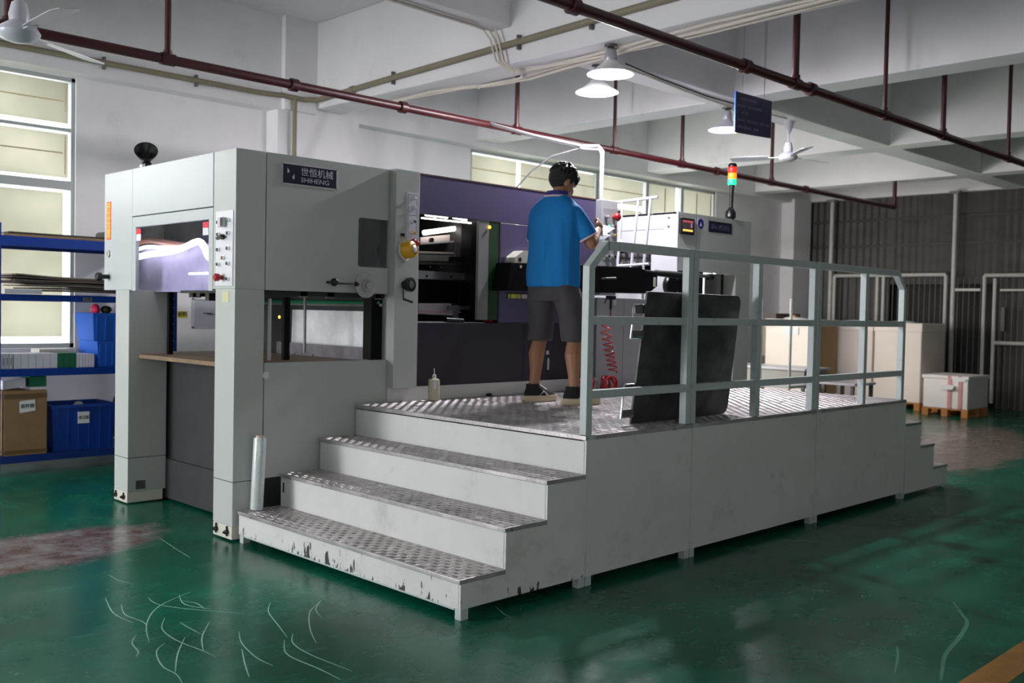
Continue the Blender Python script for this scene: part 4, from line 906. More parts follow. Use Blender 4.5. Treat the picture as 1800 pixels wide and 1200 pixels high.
# ================================================================== PIPES AND CABLES
def pipe(name, Y, z, x0, x1, r, drops, coup, label, endup=False):
    t = thing(name, label, 'pipe', ((x0+x1)/2, Y, z), 'red fire pipes under the ceiling')
    B('main_pipe', MB().tube([(x0,Y,z),(x1,Y,z)],r,14), redpipe, t, smooth=True)
    for x, rr in drops:
        B('drop_pipe', MB().tube([(x,Y,z),(x,Y,CZ)],rr,10), redpipe, t, smooth=True); B('tee', MB().lathe([(r*1.25,-0.05),(r*1.25,0.05)],(x,Y,z),(1,0,0),14).lathe([(rr*1.35,0),(rr*1.35,0.06)],(x,Y,z),(0,0,1),12), redpipe, t, smooth=True)
    for x in coup: B('coupling', MB().lathe([(r*1.3,-0.035),(r*1.45,-0.03),(r*1.45,0.03),(r*1.3,0.035)],(x,Y,z),(1,0,0),14), redpipe, t, smooth=True)
    if endup: B('drop_pipe', MB().tube([(x1,Y,z),(x1,Y,z+0.5)],r*0.9,10), redpipe, t, smooth=True)
pipe('fire_pipe', 6.60, 3.10, -5, 14.7, 0.034, [(3.13,0.022),(2.10,0.03),(6.56,0.022),(9.2,0.022),(11.13,0.022),(8.0,0.018)], [4.14,5.2,12.0,9.9], 'dark red fire pipe running above the machine, nearer the windows', True)
pipe('fire_pipe', 3.70, 3.10, -5, 16.5, 0.034, [(6.53,0.026),(9.21,0.024),(8.0,0.018),(12.3,0.024),(10.9,0.02)], [4.10,5.86,6.76], 'dark red fire pipe crossing the upper right, in front of the lamps')
t = thing('olive_conduit_run', 'olive grey conduit along the wall beam, turning along the ceiling beam', 'conduit', (4,8.97,3.57))
B('conduit', MB().tube([(-4,8.965,3.565),(5.2,8.965,3.565),(5.35,8.93,3.565),(5.45,8.90,3.565),(5.70,8.90,3.565)],0.026,10), olive, t, smooth=True)
B('conduit', MB().tube([(5.70,8.90,3.565),(5.82,8.83,3.57),(5.858,8.70,3.585),(5.858,7.9,3.61),(5.858,4.5,3.69),(5.858,-4,3.8)],0.028,10), olive, t, smooth=True)
B('conduit', MB().tube([(5.60,8.90,3.56),(5.60,8.90,0.6)],0.024,10), olive, t, smooth=True)
for x in (3.66,4.55): B('clip', X(x-0.01,x+0.01,8.96,9.0,3.51,3.62), dsteel, t)
for y, z in ((7.6,3.618),(5.9,3.655),(5.1,3.672)): B('clip', X(5.85,5.889,y-0.01,y+0.01,z-0.06,z+0.06), dsteel, t)
B('coupling', MB().lathe([(0.036,-0.03),(0.036,0.03)],(5.858,8.25,3.60),(0,-1,0.02),12), olive, t, smooth=True)
t = thing('cable_bundle', 'cream cables clipped under the cross beam, drooping to the lamp', 'cable', (6.0,6.5,3.47))
def cab(pts, r=0.011, m_=cablem, nm='cable', par=None): return B(nm, MB().tube(pts, r, 8), m_, par or t, smooth=True)
def pxz(l, z): return [at(x, y, Z_=z) for x, y in l]
cab(pxz([(692,178),(760,161),(850,150),(905,140),(960,123),(1000,112),(1040,101)],3.475),0.012)
cab(pxz([(692,178),(720,172),(810,155),(870,149),(935,137),(990,120),(1050,104),(1150,74),(1250,50),(1400,12),(1530,-20)],3.47),0.016)
cab(pxz([(905,123),(960,117),(1060,92),(1150,67),(1250,40),(1400,6),(1500,-15)],3.48),0.011)
cab(pxz([(905,127),(1000,110),(1150,80),(1260,55),(1380,25),(1500,-5)],3.465),0.011)
cab(pxz([(1085,115),(1130,130),(1200,158),(1275,185),(1320,193),(1383,208)],3.485),0.011)
cab(pxz([(1100,112),(1160,138),(1240,168),(1310,188)],3.490),0.007,knobk)
cab(pxz([(600,-30),(690,1),(770,26),(830,44),(852,52)],3.80),0.011)
cab(pxz([(620,-28),(700,-2),(780,24),(840,42)],3.80),0.008)
for dx in (0,8,16): cab([at(845+dx*1.6,46+dx*0.3,X_=5.83),at(862+dx*0.9,70,X_=5.83),at(872+dx*0.8,108,X_=5.84),at(905,131-dx*0.3,X_=5.92)],0.009)
cab([at(690,178,X_=6.2),at(760,190,X_=6.2),at(850,214,X_=6.2),at(940,239,X_=6.2),at(1022,257,X_=6.2)],0.015,pvc)
cab([at(1022,260,X_=6.2),at(970,275,X_=6.2),at(935,300,X_=6.2),at(900,338,X_=6.2)],0.008,pvc)
for x,y in ((710,191),(840,152),(920,133),(1078,87)): q = at(x,y,Z_=3.47); B('cable_clip', MB().obox(q,(0.02,0,0),(0,0.006,0),(0,0,0.02)), lgrey, t)

# lamps
def lamp(loc, zs, label, power, bulb_low=False):
    x, y = loc; t = thing('pendant_lamp', label, 'lamp', (x, y, zs), 'white pendant lamps')
    B('mount', MB().lathe([(0.05,0),(0.05,-0.02),(0.02,-0.03),(0.02,-0.06)], (x,y,zs), (0,0,1), 16), dsteel, t, smooth=True)
    B('socket', MB().lathe([(0.035,-0.04),(0.048,-0.06),(0.052,-0.13),(0.045,-0.14)], (x,y,zs), (0,0,1), 20), lampgrey, t, smooth=True)
    sh = MB().lathe([(0.045,-0.12),(0.07,-0.15),(0.13,-0.195),(0.178,-0.225),(0.180,-0.232),(0.174,-0.229),(0.125,-0.20),(0.065,-0.155),(0.04,-0.13)], (x,y,zs), (0,0,1), 36)
    B('shade', sh, lampin if not bulb_low else fabwhite, t, smooth=True)
    B('bulb', MB().ell((x,y,zs-0.165),0.05,0.05,0.03,None,20,12) if not bulb_low else MB().lathe([(0.06,-0.13),(0.065,-0.14),(0.065,-0.19),(0.05,-0.205),(0.0,-0.21)],(x,y,zs-0.02),(0,0,1),20), bulbm, t, smooth=True)
    l = bpy.data.lights.new('lamp_light', 'POINT'); l.energy = power; l.shadow_soft_size = 0.06; l.color = (0.98,0.95,1.0)
    o = bpy.data.objects.new('lamp_light', l); COL.objects.link(o); o.location = (x,y,zs-0.212)
lamp((5.985,4.995), 3.50, 'nearest pendant lamp, larger bright disc under the cross beam', LAMP_POWER)
lamp((6.42,5.50), 3.505, 'pendant lamp just behind and below the nearest one', LAMP_POWER*0.8)
lamp((8.555,5.60), 3.505, 'pendant lamp beside the hanging blue sign, bulb showing under its shade', LAMP_POWER*0.8, True)

# fans
def fan(x, y, zm, zh, label, rot):
    t = thing('ceiling_fan', label, 'fan', (x,y,zm), 'white ceiling fans')
    B('canopy', MB().lathe([(0.055,0),(0.05,-0.03),(0.035,-0.09),(0.018,-0.13)], (x,y,zm), (0,0,1), 18), fabwhite, t, smooth=True)
    B('down_rod', MB().tube([(x,y,zm-0.1),(x,y,zh+0.12)],0.011,10), fabwhite, t, smooth=True)
    B('motor_cup', MB().lathe([(0.02,0.16),(0.035,0.15),(0.05,0.09),(0.045,0.05)], (x,y,zh), (0,0,1), 20), fabwhite, t, smooth=True)
    B('motor', MB().lathe([(0.04,0.06),(0.085,0.03),(0.103,0.0),(0.10,-0.012),(0.085,-0.03),(0.05,-0.045),(0,-0.05)], (x,y,zh), (0,0,1), 30), fabwhite, t, smooth=True)
    for i in range(3):
        a_ = rot+i*2*PI/3; u_ = Vector((math.cos(a_),math.sin(a_),0)); v_ = Vector((-u_.y,u_.x,0)); c_ = Vector((x,y,zh))
        mb = MB(); mb.obox(c_+u_*0.15, u_*0.06, v_*0.018, Vector((0,0,0.003)))
        P_ = [(0.18,-0.05),(0.30,-0.062),(0.58,-0.070),(0.62,-0.045),(0.62,0.045),(0.58,0.068),(0.30,0.06),(0.18,0.045)]
        n = len(mb.v)
        for dz in (0,0.004):
            for r_, w_ in P_: mb.v.append(tuple(c_+u_*r_+v_*w_+Vector((0,0,dz+w_*0.22))))
        kk = len(P_); mb.f += [tuple(range(n,n+kk)), tuple(range(n+2*kk-1,n+kk-1,-1))]+[(n+i_,n+(i_+1)%kk,n+kk+(i_+1)%kk,n+kk+i_) for i_ in range(kk)]
        B('blade', mb, fabwhite, t)
fan(1.756,5.37,3.502,2.765,'ceiling fan at the upper left corner, near the left window', 0.55)
fan(9.58,5.49,3.505,3.12,'distant ceiling fan to the right of the hanging blue sign', -0.2)

# hanging sign
t = thing('hanging_sign', 'dark blue notice board hung on strings among the ceiling beams', 'sign', (7.72,4.8,3.0))
B('board', MB().prism([(7.449,3.005),(8.045,3.033),(8.047,3.370),(7.449,3.361)],1,4.79,4.80), mat('sign_navy',(0.016,0.012,0.075),0.5), t)
B('edge_strip', X(7.443,7.452,4.789,4.801,3.003,3.363), mat('bright_blue_edge',(0.02,0.16,0.65),0.4), t)
random.seed(11)
mb = MB()
for z, runs in ((3.315,[(7.52,7.78)]),(3.253,[(7.48,7.60),(7.64,7.86)]),(3.197,[(7.48,7.50),(7.545,7.57),(7.60,7.66)]),(3.130,[(7.48,7.60),(7.64,7.82),(7.85,8.01)]),(3.070,[(7.48,7.70),(7.75,7.83)])):
    for a_, b_ in runs:
        x = a_
        while x < b_:
            w_ = 0.014; hh = random.uniform(0.008,0.013)
            for q in range(3): mb.box(x,x+w_,4.7885,4.7898,z-hh+q*hh*0.8+ (x-7.7)*0.03,z-hh+q*hh*0.8+0.0035+(x-7.7)*0.03)
            mb.box(x+random.uniform(0.002,0.01),x+random.uniform(0.010,0.013),4.7885,4.7898,z-hh+(x-7.7)*0.03,z+hh+(x-7.7)*0.03)
            x += 0.021
o = B('lettering', mb, mat('sign_white_print',(0.30,0.28,0.38),0.6), t)
for x0_, x1_ in ((7.92,7.905),(7.92,7.95),(7.56,7.575)): B('string', MB().tube([(x0_,4.795,3.365),(x1_,4.795,CZ)],0.0022,5), mat('string',(0.25,0.24,0.22),0.8), t)

# ================================================================== BLUE RACK (left)
r = thing('storage_rack', 'blue steel storage rack against the window wall at the left', 'shelving', (3.35,8.72,0))
RY0, RY1 = 8.42, 9.0
B('upright', X(2.585,2.63,RY0,RY0+0.05,0,2.025), bluerack, r); B('upright', X(2.585,2.63,RY1-0.05,RY1,0,2.025), bluerack, r)
B('upright', X(4.03,4.105,RY0,RY0+0.05,0,2.025), dblue, r); B('upright', X(4.03,4.075,RY1-0.05,RY1,0,2.025), dblue, r)
mb = MB()
zz = 0.1
while zz < 2.0: mb.lathe([(0.006,0),(0.006,0.001)], (4.068,RY0,zz), (0,-1,0), 6); zz += 0.075
o = B('upright_hole', mb, lgrey, r); o['kind'] = 'stuff'
for z0_, z1_ in ((1.845,1.925),(1.405,1.460),(0.795,0.855),(0.095,0.155)):
    B('shelf_beam', X(2.63,4.03,RY0,RY0+0.035,z0_,z1_), bluerack if z0_>0.5 else dblue, r, bevel=0.003); B('shelf_beam', X(2.63,4.03,RY1-0.035,RY1,z0_,z1_), dblue, r)
    B('shelf_board', X(2.63,4.03,RY0+0.035,RY1-0.035,z1_-0.03,z1_-0.004), bluerack, r)
B('corner_brace', MB().prism([(3.90,1.40),(3.94,1.40),(4.03,1.20),(4.03,1.28)],1,RY0+0.005,RY0+0.03), dblue, r)
B('shelf_label', X(3.27,3.345,RY0-0.0015,RY0,1.413,1.445), mat('grey_label',(0.22,0.25,0.27),0.6), r)
text('纸箱', 0.03, (3.307,RY0-0.002,1.429), (1,0,0), (0,0,1), ink, r, 'shelf_lettering', align='CENTER')
# top shelf: wooden boards
def ck(name, mb, m_, label, cat, group=None, **kw): return B(name, mb, m_, None, label=label, cat=cat, group=group, origin=mb_origin(mb), **kw)
def mb_origin(mb):
    xs = [v[0] for v in mb.v]; ys = [v[1] for v in mb.v]; zs = [v[2] for v in mb.v]
    return ((min(xs)+max(xs))/2, (min(ys)+max(ys))/2, min(zs))
boardm = mat('old_board_edge', (0.30,0.20,0.11), 0.8, var=0.4, vscale=14, stretch=(0.3,4,6), dirt=(0.03,0.02,0.015,0.9), dscale=6)
ck('wooden_board', X(2.66,3.95,8.45,8.95,1.925,1.945), boardm, 'stained wooden board lying on the top shelf, lower of two', 'board', 'boards on the top shelf')
ck('wooden_board', X(2.70,3.90,8.46,8.94,1.946,1.962), mat('dark_board',(0.05,0.035,0.025),0.8,var=0.3,vscale=9), 'dark wooden board lying on top of the other on the top shelf', 'board', 'boards on the top shelf')
ck('black_box', MB().prism([(3.50,1.963),(3.505,2.005),(3.52,2.02),(3.60,2.02),(3.60,1.963)],1,8.55,8.75), knobk, 'black lump half hidden behind the delivery unit on the top shelf', 'box')
# middle-upper shelf: loose dark cardboard sheets and white carton
sheetm = [mat('dark_sheet_%d'%i, c_, 0.8, var=0.2, vscale=8) for i, c_ in enumerate(((0.16,0.12,0.10),(0.10,0.075,0.065),(0.22,0.18,0.15),(0.07,0.055,0.05)))]
random.seed(5)
for i in range(7):
    x0_ = 2.70+[0.22,0.18,0.10,0.06,0.02,0.0,0.03][i]; z = 1.490+i*0.018; mb = MB(); n_ = 24; ph = random.uniform(0,6)
    for s_ in range(n_+1):
        x = x0_+(3.98-x0_)*s_/n_; w_ = 0.010*math.sin(x*5+ph)*(1 if i > 1 else 0.3); lift = (0.03+0.01*i)*max(0,(3.0-x))*0.5 if i>1 else 0
        for y_ in (RY0-0.03+0.004*math.sin(x*9+i), 8.92):
            for dz in (0, 0.011): mb.v.append((x, y_, z+w_*0.5+lift+dz))
    for s_ in range(n_):
        a_ = 4*s_; mb.f += [(a_,a_+4,a_+5,a_+1),(a_+2,a_+3,a_+7,a_+6),(a_+1,a_+5,a_+7,a_+3),(a_,a_+2,a_+6,a_+4)]
    mb.f += [(0,1,3,2),(4*n_,4*n_+2,4*n_+3,4*n_+1)]
    B('cardboard_sheet', mb, sheetm[i%4], None, label=['lowest','second lowest','third lowest','middle','third highest','second highest','topmost'][i]+' dark warped cardboard sheet in the pile on the second shelf', cat='cardboard', group='warped sheets on the second shelf', origin=mb_origin(mb))
ck('white_carton', X(2.645,2.93,RY0-0.035,RY0-0.032+0.02,1.462,1.50), whitebox, 'torn white carton edge at the left of the dark sheets', 'carton')
# row of small cartons on the third shelf
SZ3 = 0.8555
def carton(x0, x1, h_, m_, label, group, y0=8.445, dep=0.22, first=[None]):
    return ck('small_carton', X(x0+0.001,x1-0.001,y0,y0+dep,SZ3,SZ3+h_), m_, label, 'carton', group, bevel=0.002)
x = 2.645
for i, w_ in enumerate((0.028,0.026,0.028)):
    o = carton(x,x+w_,0.125,whitebox,['leftmost','middle','rightmost'][i]+' of the three narrow printed white cartons on the third shelf','narrow printed cartons on the third shelf'); B('print', X(x+w_*0.4,x+w_*0.65,8.4438,8.445,SZ3+0.03,SZ3+0.09), mat('faint_ink',(0.2,0.18,0.25),0.6), o); x += w_
x = 2.735
for i in range(6): carton(x,x+0.0565,0.122,whitebox,['first','second','third','fourth','fifth','sixth'][i]+' wide white carton from the left, left of the green cartons','wide white cartons on the third shelf'); x += 0.057
for i in range(3): carton(x,x+0.050,0.122,greenbox,['leftmost','middle','rightmost'][i]+' of the three green cartons in the shelf row','green cartons on the third shelf'); x += 0.051
for i in range(6): carton(x,x+0.0245,0.112,whitebox,['first','second','third','fourth','fifth','sixth'][i]+' thin white carton right of the green cartons','thin white cartons on the third shelf'); x += 0.025
ck('cream_box', X(3.02,3.30,8.70,8.9,SZ3,SZ3+0.145), cream, 'cream box behind the row of cartons', 'box')
# blue picking bins
def bin_(x0, x1, y0, y1, z0, z1, m_, label, nm='plastic_bin', group=None, ribs=3, rim=True, t_=0.006):
    t = thing(nm, label, 'bin', ((x0+x1)/2,(y0+y1)/2,z0), group); k_ = 0.018
    mb = MB(); 
    def ring(z, g_): return [(x0+g_,y0+g_,z),(x1-g_,y0+g_,z),(x1-g_,y1-g_,z),(x0+g_,y1-g_,z)]
    R_ = ring(z0,k_)+ring(z1,0)+ring(z1,t_)+ring(z0+t_,k_+t_); mb.v = R_
    for a_ in (0,4,8):
        for i in range(4): j = (i+1)%4; mb.f.append((a_+i,a_+j,a_+4+j,a_+4+i))
    mb.f += [(3,2,1,0),(12,13,14,15)]
    B('bin_body', mb, m_, t)
    for i in range(ribs):
        x = x0+(x1-x0)*(i+0.5)/ribs; B('rib', MB().prism([(y0-0.004,z1-0.03),(y0+0.006,z1-0.03),(y0+k_+0.006,z0+0.01),(y0+k_-0.006,z0+0.01)],0,x-0.006,x+0.006), m_, t)
    if rim: B('rim', X(x0-0.006,x1+0.006,y0-0.008,y0+0.004,z1-0.028,z1).box(x0-0.006,x0+0.004,y0,y1,z1-0.028,z1).box(x1-0.004,x1+0.006,y0,y1,z1-0.028,z1), m_, t, bevel=0.002)
    return t
bin_(3.40,3.62,8.44,8.85,SZ3,1.075,blight,'bright blue bin on the third shelf, under the other one','stacking_bin','stacked blue bins behind the pillar',4,False)
bin_(3.37,3.60,8.46,8.85,1.078,1.315,blight,'bright blue bin stacked on top of the other, pink bag above','stacking_bin','stacked blue bins behind the pillar',3,False)
bin_(3.82,3.955,8.44,8.70,SZ3,1.075,bluebin,'dark blue bin beside the right upright of the rack','stacking_bin',None,1)
ck('pink_bag', MB().ell((3.445,8.60,1.345),0.035,0.06,0.05,None,14,10), pinkm, 'pink plastic bag on the upper blue bin', 'bag')
ck('dark_bag', MB().ell((3.53,8.58,1.345),0.045,0.06,0.035,None,14,10), mat('olive_black',(0.03,0.03,0.01),0.6), 'dark bag beside the pink bag', 'bag')
# bottom shelf
BZ = 0.156
t = thing('cardboard_box', 'brown cardboard box with a white paper label on the bottom shelf', 'box', (2.82,8.62,BZ))
B('box_body', X(2.655,2.985,8.42,8.85,BZ,0.680), card, t, bevel=0.003)
B('tape', X(2.654,2.986,8.418,8.851,0.615,0.655), tape, t); B('tape', X(2.654,2.986,8.4185,8.851,0.17,0.20), tape, t)
B('paper_label', MB().prism([(2.772,0.505),(2.780,0.500),(2.893,0.515),(2.890,0.605),(2.785,0.598),(2.770,0.590)],1,8.4165,8.418), white, t)
text('首件箱', 0.036, (2.832,8.4162,0.553), (1,0,0.03), (0,0,1), ink, t, 'lettering', align='CENTER', bold=0.0005)
bn = bin_(3.03,3.56,8.43,8.85,BZ+0.002,0.545,bluebin,'large dark blue bin with a white paper label on the bottom shelf','plastic_crate',None,6)
B('label_holder', X(3.235,3.335,8.415,8.43,0.50,0.525), dblue, bn)
B('paper_label', X(3.238,3.332,8.428,8.4295,0.385,0.482).box(3.238,3.332,8.424,8.4285,0.385,0.482), white, bn)
text('击凸版', 0.034, (3.285,8.4235,0.432), (1,0,0), (0,0,1), ink, bn, 'lettering', align='CENTER', bold=0.0005, sx=0.9)
ck('crumpled_paper', MB().ell((3.30,8.58,0.50),0.05,0.04,0.06,None,10,6), white, 'crumpled white sheet in the dark blue bin', 'paper')
ck('white_packet', MB().obox((2.745,8.56,0.735),(0.085,0.0,0.010),(0,0.10,0),(0,0,0.035)), whitebox, 'white packet lying on the cardboard box', 'packet')
ck('green_carton', X(2.865,2.99,8.45,8.70,0.705,0.79), greenbox, 'green carton with a white band on the cardboard box', 'carton')
ck('white_carton_band', X(2.868,2.987,8.4485,8.70,0.681,0.704), whitebox, 'flat white carton under the green one', 'carton')
ck('cloth_bundle', MB().ell((3.66,8.60,0.40),0.06,0.08,0.24,None,12,8), mat('dark_cloth',(0.03,0.025,0.03),0.9), 'dark bundle beside the large blue bin, mostly hidden by the pillar', 'bundle')
# things on the wall
t = thing('wall_notice', 'clear sleeve with a grey paper notice on the wall behind the machine', 'notice', (4.8,9.195,1.19))
B('paper', X(4.66,5.0,9.192,9.1985,1.19,1.45), mat('notice_grey',(0.42,0.42,0.47),0.5,var=0.08,vscale=7), t)
B('frame_edge', X(4.64,4.66,9.188,9.199,1.17,1.47).box(4.64,5.02,9.188,9.199,1.17,1.185).box(4.64,5.02,9.188,9.199,1.455,1.47), lgrey, t)
B('print_line', X(4.76,4.86,9.1905,9.1925,1.315,1.325).box(4.80,4.98,9.1905,9.1925,1.305,1.312), ink, t)
t = thing('wall_label', 'small yellow label with black characters on the wall by the rack', 'label', (4.54,9.195,1.27))
B('label_paper', X(4.49,4.59,9.197,9.199,1.272,1.338), yelab, t)
text('纸料', 0.05, (4.54,9.1965,1.305), (1,0,0), (0,0,1), ink, t, 'lettering', align='CENTER', bold=0.001)

# ================================================================== PALLETS AND CARTS (right, far)
def pallet(t, x0, x1, y0, y1, h_=0.115):
    for i in range(3):
        y = y0+(y1-y0-0.09)*i/2
        for j in range(3):
            x = x0+(x1-x0-0.09)*j/2; B('pallet_block', X(x,x+0.09,y,y+0.09,0.018,h_-0.018), wood, t)
        B('pallet_skid', X(x0,x1,y,y+0.09,0,0.018), wood, t)
    n_ = 5
    for i in range(n_): x = x0+(x1-x0-0.10)*i/(n_-1); B('pallet_plank', X(x,x+0.10,y0,y1,h_-0.018,h_), wood, t)
t = thing('wrapped_pallet', 'low pallet load wrapped in cream paper with red stripes, far right', 'pallet load', (15.0,5.7,0))
pallet(t, 14.60,15.40,5.385,6.04)
B('wrapped_stack', X(14.60,15.40,5.39,6.03,0.116,0.585), wrap2, t, bevel=0.012)
B('wrap_fold', X(14.585,15.42,5.375,6.05,0.545,0.598), wrap2, t, bevel=0.01)
for y in (5.47,5.62): B('wrap_stripe', X(14.583,14.60,y,y+0.05,0.12,0.597), pinkstripe, t)
B('wrap_print', X(14.580,14.584,5.42,5.60,0.52,0.58), white, t)
B('loose_note', MB().obox((14.54,5.66,0.43),(0.04,0.0,0.03),(0.0,0.09,0.0),(0.001,0,0.0015)), white, t)
def tall(x0,x1,y0,y1,z1,label,extra=None,sidekraft=False):
    t = thing('wrapped_stack', label, 'pallet load', ((x0+x1)/2,(y0+y1)/2,0), 'tall cream stacks on pallets')
    pallet(t, x0,x1,y0,y1)
    B('wrapped_stack_body', X(x0,x1,y0,y1,0.116,z1-0.03), wrap, t, bevel=0.015)
    B('wrap_fold', X(x0-0.01,x1+0.01,y0-0.01,y1+0.01,z1-0.14,z1), wrap, t, bevel=0.012)
    if sidekraft: B('kraft_side', X(x0+0.02,x1-0.02,y0-0.014,y0-0.008,0.12,z1-0.02), kraft, t)
    B('loose_film', MB().ell(((x0+0.2),(y0+y1)/2,z1+0.01),0.15,0.20,0.03,None,12,8), filmroll, t, smooth=True)
    return t
tall(15.10,16.0,6.285,7.035,1.345,'tall cream paper-wrapped stack nearest the low striped pallet')
tall(15.10,16.0,7.065,7.83,1.34,'tall cream wrapped stack in the middle of the row, seen through the far rail')
tc = tall(14.2,15.0,7.62,8.45,1.37,'tall cream stack with brown kraft side, leftmost of the row',sidekraft=True)
for y in (7.70,8.02): B('tape_roll', MB().lathe([(0.045,0),(0.045,0.06)], (14.32,y,1.372), (0,0,1), 16), mat('tan_tape',(0.55,0.28,0.08),0.5), tc, smooth=True)
B('pinned_note', X(14.185,14.189,7.86,8.12,1.12,1.34), white, tc)
t = thing('brown_cabinet', 'dark brown cabinet standing by the window wall beyond the feeder', 'cabinet', (15.0,8.85,0))
B('cabinet_body', X(14.6,15.4,8.50,8.93,0.0,1.46), cabm, t, bevel=0.005); B('cabinet_panel', X(14.592,14.60,8.53,8.90,0.75,1.36), mat('cabinet_panel',(0.32,0.26,0.22),0.6), t)
t = thing('work_table', 'low white-topped table behind the feeder, grey apron', 'table', (12.4,7.1,0))
B('table_top', X(12.0,12.7,6.53,7.9,0.685,0.715), fabwhite, t, bevel=0.004); B('apron', X(12.03,12.67,6.56,7.87,0.45,0.685), mat('apron_grey',(0.30,0.29,0.27),0.6), t)
for x in (12.04,12.62):
    for y in (6.57,7.82): B('leg', X(x,x+0.04,y,y+0.04,0,0.45), dsteel, t)
t = thing('white_bench', 'small white bench top just left of the cream stacks', 'bench', (12.2,6.1,0))
B('bench_top', X(12.0,12.6,5.83,6.33,0.53,0.56), fabwhite, t, bevel=0.004)
for x in (12.02,12.54):
    for y in (5.86,6.26): B('leg', X(x,x+0.04,y,y+0.04,0,0.53), dsteel, t)
t = thing('tube_trolley', 'trolley with two light upright tubes and a white cross bar, behind the middle rail', 'trolley', (11.2,6.5,0))
for y in (6.73,6.31): B('upright', MB().tube([(11.2,y,0.08),(11.2,y,1.63)],0.018,8), railm, t, smooth=True)
B('cross_bar', X(11.19,11.22,6.31,6.73,1.315,1.345), fabwhite, t); B('cross_bar', X(11.18,11.9,6.31,6.73,0.50,0.53), fabwhite, t)
B('base', X(11.15,11.95,6.28,6.76,0.08,0.12), dsteel, t)
for x in (11.2,11.9):
    for y in (6.31,6.73): B('wheel', MB().lathe([(0.04,-0.015),(0.04,0.015)], (x,y,0.04), (0,1,0), 14), knobk, t)

# ================================================================== THE WORKER
def remeshed(name, mb, m_, parent, vox, sm=4, it=0.5, disp=None, dec=None):
    me = bpy.data.meshes.new('tmp'); me.from_pydata([tuple(v) for v in mb.v], [], mb.f); me.validate()
    bm = bmesh.new(); bm.from_mesh(me); bmesh.ops.recalc_face_normals(bm, faces=bm.faces); bm.to_mesh(me); bm.free()
    o = bpy.data.objects.new('tmp', me); COL.objects.link(o)
    r_ = o.modifiers.new('r', 'REMESH'); r_.mode = 'VOXEL'; r_.voxel_size = vox
    q = o.modifiers.new('s', 'SMOOTH'); q.factor = it; q.iterations = sm
    if dec: q = o.modifiers.new('d', 'DECIMATE'); q.ratio = dec
    bpy.context.view_layer.update(); dg = bpy.context.evaluated_depsgraph_get()
    m2 = bpy.data.meshes.new_from_object(o.evaluated_get(dg)); bpy.data.objects.remove(o, do_unlink=True)
    if disp:
        for v in m2.vertices: v.co = disp(v.co)
    mb2 = MB(); mb2.v = [tuple(v.co) for v in m2.vertices]; mb2.f = [tuple(p.vertices) for p in m2.polygons]
    return B(name, mb2, m_, parent, smooth=True)
PO = Vector((4.985, 4.615, 0.777)); ha = math.radians(8)
FW = Vector((math.cos(ha), math.sin(ha), 0)); LF = Vector((-math.sin(ha), math.cos(ha), 0)); UP = Vector((0,0,1))
def Pb(a, l, z): return PO+FW*a+LF*l+UP*z
pr = thing('person', 'worker in a blue polo shirt and dark grey shorts, reading paper on the platform', 'person', PO)
def limb(mb, pts, rs, seg=12):
    mb.tube(pts, 1, seg, rs=rs)
    for p, r_ in ((pts[0],rs[0]),(pts[-1],rs[-1])): mb.ell(p, r_, r_, r_, None, 12, 8)
def ring(c, a_, b_, n=28, fx=FW, lx=LF, pw=2.3):
    R_ = []
    for i in range(n):
        t_ = 2*PI*i/n; cs, sn = math.cos(t_), math.sin(t_)
        R_.append(Vector(c)+fx*(a_*abs(cs)**(2/pw)*(1 if cs>=0 else -1))+lx*(b_*abs(sn)**(2/pw)*(1 if sn>=0 else -1)))
    return R_
# joints
LA, RA = Pb(-0.035,0.135,0.085), Pb(-0.02,-0.190,0.085)
LK, RK = Pb(0.02,0.125,0.46), Pb(0.035,-0.150,0.46)
LH, RH = Pb(0.0,0.09,0.86), Pb(0.0,-0.09,0.86)
body = MB()
for A_, K_, H_ in ((LA,LK,LH),(RA,RK,RH)):
    calf = A_.lerp(K_,0.66)-FW*0.018
    limb(body, [A_, A_.lerp(K_,0.28), calf, K_.lerp(A_,0.08), K_, K_.lerp(H_,0.4), H_], [0.036,0.039,0.056,0.050,0.052,0.068,0.085])
    body.ell(A_+FW*0.05-UP*0.045, 0.10,0.038,0.035, Matrix.Rotation(ha,3,'Z'))
body.loft([ring(Pb(0.0,0,z), a_, b_) for z,a_,b_ in ((0.80,0.09,0.13),(0.90,0.10,0.155),(1.02,0.095,0.14),(1.15,0.105,0.155),(1.27,0.105,0.165),(1.36,0.08,0.13),(1.41,0.055,0.07))])
NB = Pb(-0.005,0,1.36); NT = Pb(0.040,-0.008,1.460)
limb(body, [NB, NT], [0.062,0.055])
# head: turned right and bent forward
hy = ha-math.radians(24); hp = math.radians(30)
hf0 = Vector((math.cos(hy), math.sin(hy), 0)); hl = Vector((-math.sin(hy), math.cos(hy), 0))
HF = (hf0*math.cos(hp)-UP*math.sin(hp)).normalized(); HU = (UP*math.cos(hp)+hf0*math.sin(hp)).normalized()
HM = Matrix((HF, hl, HU)).transposed()
HC = Pb(0.060,-0.010,1.528)
def Ph(a, l, z): return HC+HF*a+hl*l+HU*z
body.ell(Ph(-0.005,0,0.015), 0.094,0.076,0.098, HM, 24, 16)
body.ell(Ph(0.030,0,-0.045), 0.062,0.058,0.075, HM, 20, 14)
body.ell(Ph(0.060,0,-0.093), 0.026,0.030,0.022, HM)          # chin
body.ell(Ph(0.093,0,-0.025), 0.018,0.012,0.026, HM)          # nose
body.ell(Ph(0.100,0,-0.038), 0.013,0.014,0.010, HM)
body.ell(Ph(0.084,0,-0.066), 0.010,0.024,0.006, HM); body.ell(Ph(0.083,0,-0.074), 0.010,0.022,0.006, HM)
body.ell(Ph(0.080,0,0.018), 0.012,0.050,0.009, HM)
